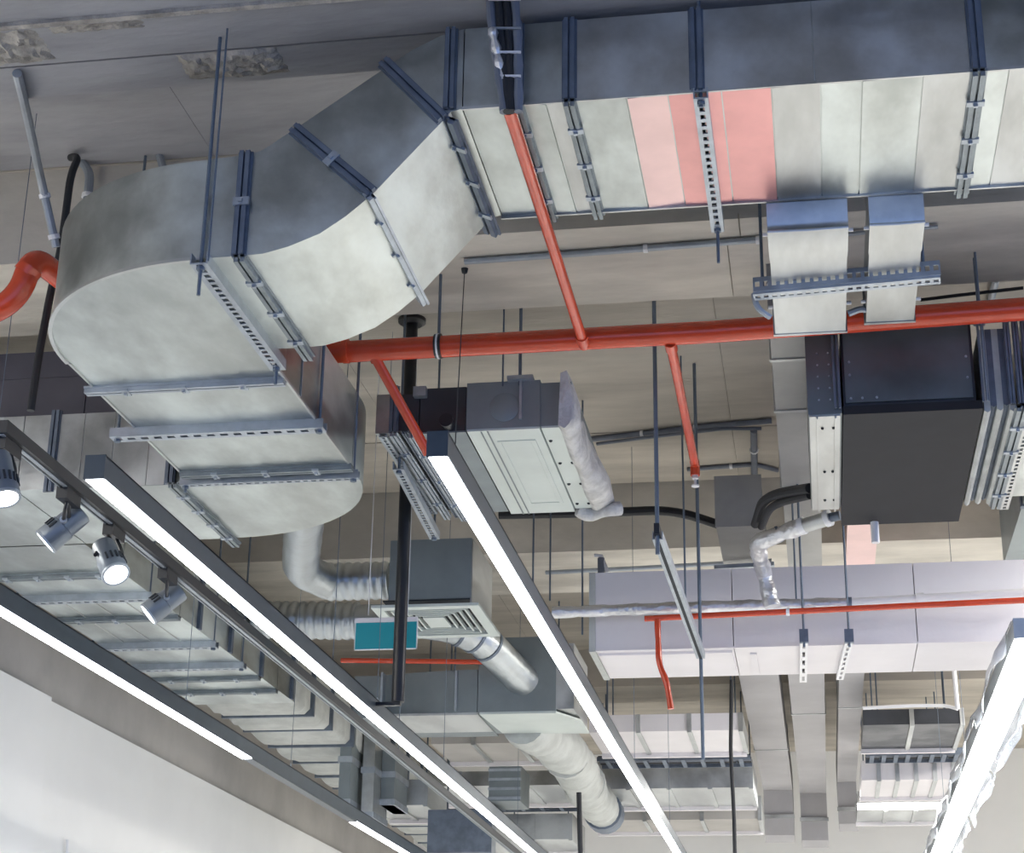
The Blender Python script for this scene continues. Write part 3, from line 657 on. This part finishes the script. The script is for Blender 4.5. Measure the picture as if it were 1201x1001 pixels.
# far plenum with curved cheek, receives the lower spiral duct
ZG = 3.62; g0 = PZ(440,838,ZG); gy = g0.y
xs0, xs1, xs2 = PY(441,800,gy).x, PY(560,800,gy).x, PY(652,800,gy).x
fp_ = thing('far_plenum', (xs1,gy,ZG), 'grey far plenum with curved cheek and creased pale underside, below the diffuser', 'plenum')
gt = PY(500,787,gy).z; gt2 = PY(600,748,gy).z
part('curved_cheek', plan([V((xs0-.15,gy+.7,0)),V((xs0-.15,gy+.1,0))]+[V((xs0+(xs1-xs0)*i/8, gy+.10-.10*math.sin(math.pi*i/16), 0)) for i in range(9)]+[V((xs1,gy+.7,0))], ZG, gt), 'unit', fp_)
part('duct_section', MB().box((xs1+.004,gy,ZG),(xs2,gy+.62,gt2)), 'unit', fp_)
part('side_panel', MB().box((xs2,gy+.004,ZG+.01),(xs2+.1,gy+.6,gt2-.04)), 'galv2', fp_)
part('bottom_sheet', MB().box((xs0+.03,gy+.01,ZG-.012),(PY(560,840,gy).x,gy+.5,ZG+.001)), 'galv2', fp_)
part('bottom_sheet', MB().prism([V((PY(562,840,gy).x,gy+.005,ZG)),V((xs2,gy+.005,ZG)),V((xs2+.11,gy+.25,ZG)),V((xs2+.11,gy+.6,ZG)),V((xs1+.05,gy+.55,ZG))], (0,0,-.012)), 'frp', fp_)
for xx in (xs0+.03, PY(534,800,gy).x): part('seam', MB().box((xx,gy-.012,ZG+.01),(xx+.012,gy+.06,gt-.005)), 'zinc', fp_)
# fabric sock running on
sk = thing('canvas_duct', PZ(660,880,ZG), 'sagging pale canvas duct running on from the far plenum toward the end wall', 'duct')
c0, c1 = PZ(640,850,ZG+.06), PZ(706,950,ZG+.06)
pts = dense([c0-V((.12,.1,0)), c0.lerp(c1,.3)+V((.02,0,0)), c0.lerp(c1,.65)+V((.0,0,-.02)), c1], .12)
part('sleeve', MB().tube(pts, lambda t: .135+.012*math.sin(t*9)+.008*math.sin(t*23), 18), 'fabric', sk, sharp=60)
part('end_collar', MB().tube([c1, c1+(c1-c0).normalized()*.25], .15, 18), 'zincd', sk)
for q in (.3,.62): 
    p = c0.lerp(c1, q); dd = (c1-c0).normalized(); part('fold', MB().tube([p, p+dd*.05], .15, 16), 'fabric', sk)
single('thin_red_pipe', MB().tube([PY(400,775,9.6),PY(585,777,9.6)], .014, 10), 'red', 'dim thin red pipe seen below the teal sign, far back', 'pipe')

# ================================================================== SIGN, POLE
ysn = 7.45
s0, s1 = PY(415,763,ysn), PY(490,724,ysn)
sg = thing('hanging_sign', V(((s0.x+s1.x)/2,ysn,s0.z)), 'blank teal hanging sign with a pale top rail, behind the black pole', 'sign')
part('panel', MB().box((s0.x+.004,ysn,s0.z+.004),(s1.x-.004,ysn+.012,s1.z-.018)), 'teal', sg)
part('edge_frame', MB().box((s0.x,ysn+.002,s0.z),(s1.x,ysn+.010,s0.z+.005)).box((s0.x,ysn+.002,s0.z),(s0.x+.005,ysn+.010,s1.z)).box((s1.x-.005,ysn+.002,s0.z),(s1.x,ysn+.010,s1.z)), 'pvc', sg)
part('top_rail', MB().box((s0.x,ysn-.006,s1.z-.020),(s1.x,ysn+.018,s1.z)), 'lilac', sg)
for px in (432, 478): 
    p = PY(px,722,ysn); part('wire', MB().tube([p, V((p.x,p.y,ZR))], .0022, 6), 'pvc', sg)
px_, py_ = -1.691, 7.134
po = thing('support_pole', V((px_,py_,3.12)), 'tall black pole dropping from the ceiling to the middle lamp row', 'pole')
part('shaft', MB().tube([V((px_,py_,3.14)),V((px_,py_,ZS))], .027, 18), 'blackm', po)
part('ceiling_plate', MB().lathe(V((px_,py_,ZS-.03)),V((px_,py_,ZS)),[(0,.045),(.4,.062),(1,.062)],20), 'blackm', po)
part('foot_clamp', MB().box((px_-.09,py_-.012,3.125),(px_+.012,py_+.012,3.14)), 'blackm', po)

# ================================================================== LINEAR LAMPS
def linear(label, x, y0, y1, z, wid, hei, lit, wires, m='greym'):
    t = thing('linear_lamp', V((x,y0,z)), label, 'lamp', 'linear ceiling lamps')
    mb = MB(); tk = .004
    mb.box((x-wid/2,y0,z+.004),(x-wid/2+tk,y1,z+hei)).box((x+wid/2-tk,y0,z+.004),(x+wid/2,y1,z+hei)).box((x-wid/2,y0,z+hei-tk),(x+wid/2,y1,z+hei))
    part('housing', mb, m, t)
    part('end_cap', MB().box((x-wid/2-.001,y0-.004,z+.001),(x+wid/2+.001,y0+.002,z+hei+.001)), m, t)
    part('end_cap', MB().box((x-wid/2-.001,y1-.002,z+.001),(x+wid/2+.001,y1+.004,z+hei+.001)), m, t)
    e = y0
    for a, b in lit:
        if a > e+.01: part('blank_cover', MB().box((x-wid/2+tk,e,z),(x+wid/2-tk,a-.002,z+.01)), m, t)
        part('diffuser', MB().box((x-wid/2+tk,a,z-.001),(x+wid/2-tk,b,z+.012)), 'lamp', t); e = b
    if e < y1-.01: part('blank_cover', MB().box((x-wid/2+tk,e+.002,z),(x+wid/2-tk,y1,z+.01)), m, t)
    for yw in wires:
        part('suspension_wire', MB().tube([V((x,yw,z+hei)),V((x,yw,ZR))], .0015, 5), 'rod', t)
        part('wire_grip', MB().lathe(V((x,yw,z+hei)),V((x,yw,z+hei+.03)),[(0,.008),(1,.003)],8), 'zinc', t)
    return t
ZLm = 3.09
linear('long white linear lamp with dark housing, from left of centre past the spotlights', (-1.834-1.781)/2, 4.135, 13.0, ZLm, .054, .066, [(4.137,12.99)], (7.25,8.65,10.9))
linear('long white linear lamp in the middle, starting before the fan coil unit', (-.915-.864)/2, 4.075, 13.0, ZLm, .052, .067, [(4.077,12.99)], (8.9,11))
linear('linear lamp along the white wall at left, partly unlit at its far half', -2.63, 3.9, 13.5, ZLm, .054, .075, [(3.902,8.08),(10.1,13.49)], (5.2,7.2,8.8))
lr = linear('broad linear lamp at the right edge, wrapped in clear protective film', .74, 6.1, 13.2, ZLm, .12, .07, [(6.102,13.19)], (9.2,11), 'galv2')
for sg_ in (-1, 1):
    for k in range(5):
        ya_ = 6.15+k*1.4; n = 24; mb = MB()
        for i in range(n):
            y = ya_+1.36*i/(n-1); a1 = .010*math.sin(y*5+k)+.003*math.sin(y*17); a2 = .014*math.sin(y*4+2*k)+.005*math.sin(y*13+sg_)
            xo = .74+sg_*.062
            mb.v += [V((xo,y,ZLm+.075)), V((xo+sg_*(.03+a1),y,ZLm+.03)), V((xo+sg_*(.035+a2),y,ZLm-.03+a1)), V((xo+sg_*(.032+a2),y,ZLm-.03+a1)), V((xo+sg_*(.026+a1),y,ZLm+.03)), V((xo-sg_*.003,y,ZLm+.075))]
        mb.f += [(i*6+j,i*6+(j+1)%6,(i+1)*6+(j+1)%6,(i+1)*6+j) for i in range(n-1) for j in range(6)]
        part('film_wrap', mb, 'film', lr, sharp=80)

# ================================================================== TRACK AND SPOTLIGHTS
ZK = 3.2; xt0, xt1 = -2.04, -2.07
trk = thing('lighting_track', V((-2.05,4.1,ZK)), 'black lighting track carrying the spotlights, left of the long lamp', 'track')
part('rail', MB().obox(V((xt0,4.05,ZK)), V((xt1,13,ZK)), .036, .034, V((0,0,1))), 'blackm', trk)
part('contact_groove', MB().obox(V((xt0,4.06,ZK-.001)), V((xt1,13,ZK-.001)), .012, .003, V((0,0,-1))), 'conduit', trk)
part('rail_lip', MB().obox(V((xt0-.016,4.05,ZK)), V((xt1-.016,13,ZK)), .004, .004, V((0,0,-1))), 'conduit', trk)
for y in (7.4, 8.7): part('suspension_wire', MB().tube([V((-2.05,y,ZK+.03)),V((-2.05,y,ZR))], .002, 5), 'rod', trk)
def spot(label, rear, lens, dy, mount, gy=0):
    xt = -2.05
    R_ = PX(*rear, xt+gy); L_ = PY(*lens, R_.y-dy)
    d = (L_-R_); d = d.normalized()*.135; L_ = R_+d
    t = thing('track_spotlight', PX(*mount, xt), label, 'spotlight', 'spotlights on the black track')
    r = .040
    part('body', MB().lathe(R_, L_, [(0,r*.62),(.03,r*.86),(.08,r*.9),(.5,r*.92),(.52,r),(.97,r*1.03),(1,r*.98)], 28), 'spotg', t)
    part('lens', MB().lathe(L_-d*.02, L_+d*.012, [(0,r*.86),(1.05,r*.86),(1.3,r*.5)], 28), 'spot', t)
    part('rim', MB().lathe(L_-d*.03, L_+d*.02, [(0,r*1.05),(1,r*1.05),(1,r*.88),(0,r*.88)], 28, False), 'conduit', t)
    dn = d.normalized(); a = dn.cross(V((0,0,1))).normalized(); b = dn.cross(a)
    for i in range(7):
        q = math.radians(200+i*20); c = R_+d*.66+(a*math.cos(q)+b*math.sin(q))*r*1.02
        part('vent_slot', MB().obox(c-d*.10, c+d*.10, .006, .003, (a*math.cos(q)+b*math.sin(q))), 'slatd', t)
    mpt = PX(*mount, xt); mpt = V((xt,mpt.y,ZK))
    part('track_adapter', MB().box((xt-.016,mpt.y-.05,ZK-.035),(xt+.016,mpt.y+.05,ZK)), 'blackm', t)
    ctr = R_+d*.45
    for sg_ in (-1,1):
        sidep = ctr+a*sg_*(r+.006)
        part('yoke_arm', MB().tube([V((xt+a.x*sg_*.01,mpt.y+a.y*sg_*.01,ZK-.03)), V((xt,mpt.y,ZK-.05)).lerp(sidep,.35)+a*sg_*.02, sidep], .006, 8, .02), 'blackm', t)
    part('pivot_screw', MB().lathe(ctr-a*(r+.016), ctr-a*r, [(0,.010),(1,.010)], 12), 'zinc', t)
    return t
spot('spotlight at the left edge, cut off, aimed straight down', (-4,535), (4,578), .02, (8,535))
spot('first whole spotlight, tilted to the lower left below the track', (97,600), (58,632), .02, (80,588))
spot('second whole spotlight, facing the viewer with its lens lowest', (121,640), (139,681), .06, (133,632))
spot('third whole spotlight, nearest the long duct channels, tilted left', (213,692), (178,718), .03, (196,684))

# ================================================================== CONDUITS, CABLES, RODS
def conduit(name, label, pts, r, m='conduit', cat='conduit', bend=.05, clips=()):
    t = thing(name, pts[0], label, cat)
    part('tube', MB().tube(pts, r, 10, bend), m, t)
    for q in clips:
        i = min(int(q*(len(pts)-1)), len(pts)-2); f_ = q*(len(pts)-1)-i; p = pts[i].lerp(pts[i+1], f_); dd = (pts[i+1]-pts[i]).normalized()
        part('saddle_clip', MB().tube([p-dd*.008, p+dd*.008], r*1.35, 10), 'pvc', t)
    return t
zc = ZB-.014
conduit('conduit', 'blue-grey conduit clipped under the concrete beam, right of the S bend', [PZ(545,307,zc), PZ(700,296,zc), PZ(893,281,zc)], .012, clips=(.35,.65,.99))
conduit('conduit', 'thin conduit linking the two silver drop ducts to the right', [PZ(993,275,zc), PZ(1020,272,zc), PZ(1100,266,zc)], .008)
conduit('conduit', 'long grey conduit slanting down at top left toward the red bend', [PZ(20,86,ZB-.012), PZ(28,118,ZB-.012), PY(48,210,5.2), PY(66,290,5.3)], .015, bend=.1, clips=(.75,.95))
conduit('conduit', 'grey-blue bent conduit on the beam face, left of the round duct end', [PY(88,183,5.56), PY(106,200,5.56), PY(101,250,5.56), PY(93,290,5.56), PY(97,330,5.58)], .017, clips=(.4,.62,.85))
conduit('conduit', 'short grey conduit stub peeking over the round duct end', [PY(184,172,5.56), PY(187,182,5.56), PY(192,200,5.56)], .015)
conduit('black_cable', 'black sleeved cable hanging at far left past the red bend', [PY(83,185,5.5), PY(92,184,5.45), PY(83,205,5.4), PY(72,290,5.4), PY(60,340,5.4), PY(45,420,5.4), PY(36,482,5.4)], .014, 'rubber', 'cable', .06)
zc = ZS-.016
conduit('cable_run', 'pair of grey cables across the slab, behind the red sprinkler drop', [PZ(690,516,zc), PZ(760,508,zc), PZ(830,500,zc), PZ(905,494,zc)], .014, 'cable', 'cable', clips=(.3,.6))
conduit('cable_run', 'slack grey cable just under the pair crossing the slab', [PZ(700,521,zc-.02), PZ(770,512,zc-.03), PZ(850,503,zc-.02), PZ(893,503,zc-.02)], .009, 'cable', 'cable')
conduit('cable_run', 'grey cable loom running away beside the dull ceiling duct', [PZ(884,505,zc), PZ(885,560,zc), PZ(890,604,zc)], .018, 'cable', 'cable', clips=(.2,.6))
conduit('conduit', 'dark conduit elbow on the slab beside the sprinkler head', [PZ(806,551,zc), PZ(830,549,zc), PZ(885,545,zc), PZ(912,552,zc)], .012, 'cable', clips=(.5,))
conduit('insulated_pipe', 'thick black insulated pipe crossing below the fan coil unit and curving down', [PZ(585,604,4.5), PZ(700,602,4.5), PZ(790,598,4.5), PZ(850,618,4.45)], .024, 'rubber', 'pipe', .35)
conduit('insulated_pipe', 'upper black insulated pipe curving into the air handler collar', [PZ(886,615,4.15), PZ(896,582,4.1), PZ(950,573,3.99)], .022, 'rubber', 'pipe', .3)
conduit('insulated_pipe', 'lower black insulated pipe curving into the air handler collar', [PZ(893,618,4.1), PZ(904,592,4.05), PZ(950,581,3.97)], .018, 'rubber', 'pipe', .3)
conduit('conduit', 'thin conduit along the slab just below the black insulated pipe', [PZ(560,618,zc), PZ(700,612,zc), PZ(840,603,zc)], .012, 'cable', clips=(.5,))
conduit('conduit', 'slim grey conduit across the far beam, left of the suspended strut', [PZ(640,672,4.4), PZ(740,667,4.4), PZ(905,658,4.4)], .012)
conduit('conduit', 'slim conduit along the slab right of the pinkish duct', [PZ(1000,664,4.7), PZ(1100,660,4.7), PZ(1200,652,4.7)], .014, 'cable')
conduit('conduit', 'pale conduit slanting from the air handler to the round detector', [PZ(1103,608,zc), PZ(1089,655,zc)], .016)
conduit('conduit', 'pale conduit rising from the red main at far right', [PZ(1168,328,ZS-.02), PZ(1160,362,ZS-.02)], .016)
conduit('cable_run', 'black cable sagging over the slab behind the narrower drop duct', [PZ(1080,352,4.6), PZ(1120,347,4.58), PZ(1200,338,4.6)], .007, 'rubber', 'cable')
conduit('conduit', 'slanting dark conduit at the slab left of the diffuser box', [PZ(405,595,zc), PZ(455,655,zc)], .014, 'cable')
conduit('black_cable', 'long black cable hanging vertically in the far distance, right of the middle lamp', [PY(858,798,10.6), PY(857,880,10.6), PY(861,960,10.6), PY(862,1010,10.6)], .012, 'rubber', 'cable')
conduit('black_cable', 'thick dark vertical pipe below the left end of the white duct', [PY(679,930,10.9), PY(681,1010,10.9)], .016, 'rubber', 'cable')
def hang(label, px, py0, y, z1=ZR, r=.005):
    p = PY(px, py0, y); single('threaded_rod', MB().tube([p, V((p.x,p.y,z1))], r, 6), 'rod', label, 'rod', 'loose threaded rods hanging from the slab')
hang('threaded rod in front of the round duct end, beside the slotted channel', 244, 306, 4.21, ZB-.002, .003)
hang('thin rod right of the middle lamp, second from the suspended strut', 804, 705, 7.7)
hang('thin rod far right behind the white duct hanging over the air handler outlet', 1158, 470, 5.98, ZS)
hang('thin rod hanging below the fan coil unit, left of the wrapped corner', 683, 745, 8.2)
hang('thin rod right of the wrapped corner of the fan coil unit', 625, 690, 8.3)
hang('thin rod just left of the white strap rods, over the white duct', 934, 705, 8.1)
hang('short rod at the left end of the white duct top', 645, 705, 8.6)
p = PZ(705,652,ZS-.3); t = thing('sprinkler_tee', p, 'small pipe tee standing on the white boxed duct near its left end', 'fitting')
part('stem', MB().tube([V((PY(705,655,8.6).x,8.6,3.955)),PY(705,655,8.6)], .018, 10), 'cable', t)
part('cross_piece', MB().tube([PY(697,652,8.6),PY(705,652,8.6),PY(713,672,8.6)], .010, 8), 'pvc', t)
def disc(name, label, px, py, z, r, h, m, m2):
    c = PZ(px, py, z); t = thing(name, c, label, 'detector', 'detectors on the slab')
    part('base', MB().lathe(c+V((0,0,.0)), c-V((0,0,h*.4)), [(0,r),(1,r)], 24), m, t)
    part('cap', MB().lathe(c-V((0,0,h*.4)), c-V((0,0,h)), [(0,r*.8),(.7,r*.6),(1,r*.3)], 24), m2, t)
disc('smoke_detector', 'flat round white detector on the slab, near the black insulated pipe', 783, 613, ZS-.002, .055, .03, 'pvc', 'lilac')
disc('smoke_detector', 'round white detector on the slab left of the diffuser box', 494, 627, ZS-.002, .055, .03, 'pvc', 'lilac')
disc('smoke_detector', 'domed pale detector hanging below the air handler at right', 1104, 654, 4.70, .075, .10, 'frp', 'frp')
c = PZ(1127,640,ZS-.004); single('cable_ring', MB().tube([c+V((.045*math.cos(a*math.pi/8),.045*math.sin(a*math.pi/8),0)) for a in range(17)], .005, 6, caps=False), 'rubber', 'dark ring of cable fixed to the slab at right', 'cable')
c = PY(1027,637,7.31); part('drain_stub', MB().tube([V((c.x,7.31,ZA+.02)), c], .017, 12), 'pvc', ah, 'white capped drain stub')
# anchor marks in the concrete
p = PZ(545,316,ZB); single('wire_anchor', MB().lathe(p+V((0,0,.004)), p-V((0,0,.015)), [(0,.014),(1,.010)], 12).tube([p, PY(534,521,4.35)], .0018, 5), 'slatd', 'black wire anchor on the beam left of the slanting red pipe', 'anchor')

# ================================================================== FAR CLUTTER
def xduct(label, px0, px1, rows, y, depth, m, cat='duct', name='far_duct', nsec=1, mb_=None):
    xm = (px0+px1)/2; zt_, zb_ = PY(xm,rows[0],y).z, PY(xm,rows[1],y).z
    xa, xb = PY(px0,rows[1],y).x, PY(px1,rows[1],y).x; t = thing(name, V(((xa+xb)/2,y,zb_)), label, cat, 'far ducts across the hall')
    for i in range(nsec):
        a = xa+(xb-xa)*i/nsec; b = xa+(xb-xa)*(i+1)/nsec
        part('duct_section', MB().box((a+.004,y,zb_),(b-.004,y+depth,zt_)), m, t)
        part('joint_band', MB().box((b-.02,y-.012,zb_-.012),(b+.01,y+depth,zt_)), 'galv2' if not mb_ else mb_, t)
    for xx in (xa+.08, xb-.08):
        yr = y+depth*.5; part('threaded_rod', MB().tube([V((xx,yr,zt_-.002)), V((xx,yr,ZR if not 13.4 < yr < 14 else ZB+.095))], .006, 6), 'rod', t)
    part('bottom_rim', MB().box((xa,y+depth-.04,zb_-.03),(xb,y+depth,zb_+.002)), 'lilac', t)
    return t
xduct('far pale duct right of the middle lamp, with a bright rim below', 690, 870, (838,858), 11.6, .8, 'lilac', nsec=3)
xduct('second far grey duct below the bright-rimmed one', 690, 882, (893,925), 13.2, .9, 'galv2', nsec=4)
xduct('third far duct of beige panels, lowest right of the middle lamp', 690, 892, (935,962), 14.6, .7, 'beige', nsec=3)
xduct('far dark duct between the right lamp and the three pale ducts', 1012, 1130, (832,850), 12.0, .9, 'dark', nsec=2)
xduct('far pale ribbed duct right of the three pale ducts', 1010, 1120, (892,915), 13.4, .8, 'lilac', nsec=5)
xduct('far grey bundled duct, lowest at right', 1005, 1110, (928,950), 14.8, .7, 'galv2', nsec=3)
xduct('far grey duct seen between the left and middle lamps, top one', 505, 660, (848,872), 11.6, .7, 'beige', nsec=3)
xduct('far duct with pale rim between the left and middle lamps', 500, 660, (905,922), 13.4, .9, 'galv2', nsec=4)
xduct('far dark blue-grey box low between the left and middle lamps', 500, 580, (950,1000), 12.4, .6, 'zincd', nsec=1)
xduct('far grey duct low between the left and middle lamps, right piece', 582, 670, (955,985), 14.6, .8, 'galv2', nsec=2)
xduct('far grey duct low at left, crossing behind the long lamp', 432, 500, (915,945), 12.4, .7, 'galv2', nsec=2)
for lab, p0_, p1_, rw, y in (('thin dark cable tray below the bright-rimmed far duct, right of the middle lamp', 700, 880, (887,892), 12.6),
        ('thin dark cable tray far back, right of the three pale ducts', 1016, 1130, (878,886), 12.95),
        ('lowest dark cable tray at right, above the end wall', 1012, 1100, (958,963), 15.8),
        ('dark cable tray far back between the left and middle lamps', 505, 690, (938,946), 14.3)):
    zt_, zb_ = PY((p0_+p1_)/2,rw[0],y).z, PY((p0_+p1_)/2,rw[1],y).z; xa, xb = PY(p0_,rw[1],y).x, PY(p1_,rw[1],y).x
    t = thing('cable_tray', V(((xa+xb)/2,y,zb_)), lab, 'cable tray', 'far cable trays')
    for yy_ in (y, y+.3): part('side_rail', MB().box((xa,yy_,zb_),(xb,yy_+.012,zt_)), 'zincd', t)
    for k in range(8): xx = xa+(xb-xa)*(k+.5)/8; part('rung', MB().box((xx-.015,y+.012,zb_),(xx+.015,y+.3,zb_+.012)), 'zincd', t)
    for k, r_ in enumerate((.02,.016,.022)): part('cable', MB().tube(dense([V((xa,y+.08+k*.07,zb_+.012+r_)),V((xb,y+.08+k*.07,zb_+.012+r_))],.4), r_, 8), ('rubber','cable','rubber')[k], t)
    for xx in (xa+.1, xb-.1): part('threaded_rod', MB().tube([V((xx,y+.15,zb_)),V((xx,y+.15,ZR))], .006, 6), 'rod', t)
a_ = PZ(1181,650,4.3); t = thing('ceiling_duct', V((a_.x+.3,8.2,4.3)), 'blue-grey duct at the right edge just above the white boxed duct', 'duct', 'ceiling ducts running away at right')
part('duct_section', MB().box((a_.x,7.45,4.3),(a_.x+.6,8.4,4.62)), 'unit', t); part('duct_section', MB().box((a_.x,8.405,4.3),(a_.x+.6,9.4,4.62)), 'unit', t)
part('joint_band', MB().box((a_.x-.01,8.38,4.29),(a_.x+.6,8.42,4.63)), 'zincd', t)
t = thing('equipment_box', PY(592,910,12.3), 'small ribbed equipment box among the far ducts between two lamps', 'box')
part('casing', MB().box((PY(573,940,12.3).x,12.3,PY(592,940,12.3).z),(PY(610,940,12.3).x,12.7,PY(592,898,12.3).z)), 'unit', t)
for k in range(4): part('rib', MB().box((PY(573,940,12.3).x-.004,12.29,PY(592,938-k*11,12.3).z),(PY(610,940,12.3).x+.004,12.31,PY(592,935-k*11,12.3).z)), 'zinc', t)
for k, (px, top, bot, y, m) in enumerate(((405,845,945,11.5,'unit'),(432,855,960,11.7,'galv2'),(455,880,945,11.9,'unit'))):
    t = thing('riser_box', PY(px,bot,y), ('tall narrow grey box at the end of the foil duct, nearest the wall','tall pale box beside the long lamp, second from the wall','shorter grey box behind the long lamp, third from the wall')[k], 'box')
    a, b = PY(px-9,bot,y), PY(px+9,top,y)
    part('casing', MB().box((a.x,y,a.z),(b.x,y+.4,b.z)), m, t); part('band', MB().box((a.x-.01,y-.012,(a.z+b.z)/2),(b.x+.01,y+.4,(a.z+b.z)/2+.04)), 'zinc', t); part('band', MB().box((a.x-.01,y-.012,a.z),(b.x+.01,y+.4,a.z+.04)), 'zinc', t)
conduit('white_cable', 'white cable dropping from the white duct at right with knotted loose ends', [PY(1119,787,9.5), PY(1121,810,9.5), PY(1123,832,9.5)], .012, 'pvc', 'cable')
conduit('white_cable', 'white cable sagging sideways to the knot at right', [PY(1012,831,9.6), PY(1070,828,9.6), PY(1110,828,9.6), PY(1123,832,9.55)], .009, 'pvc', 'cable', .2)
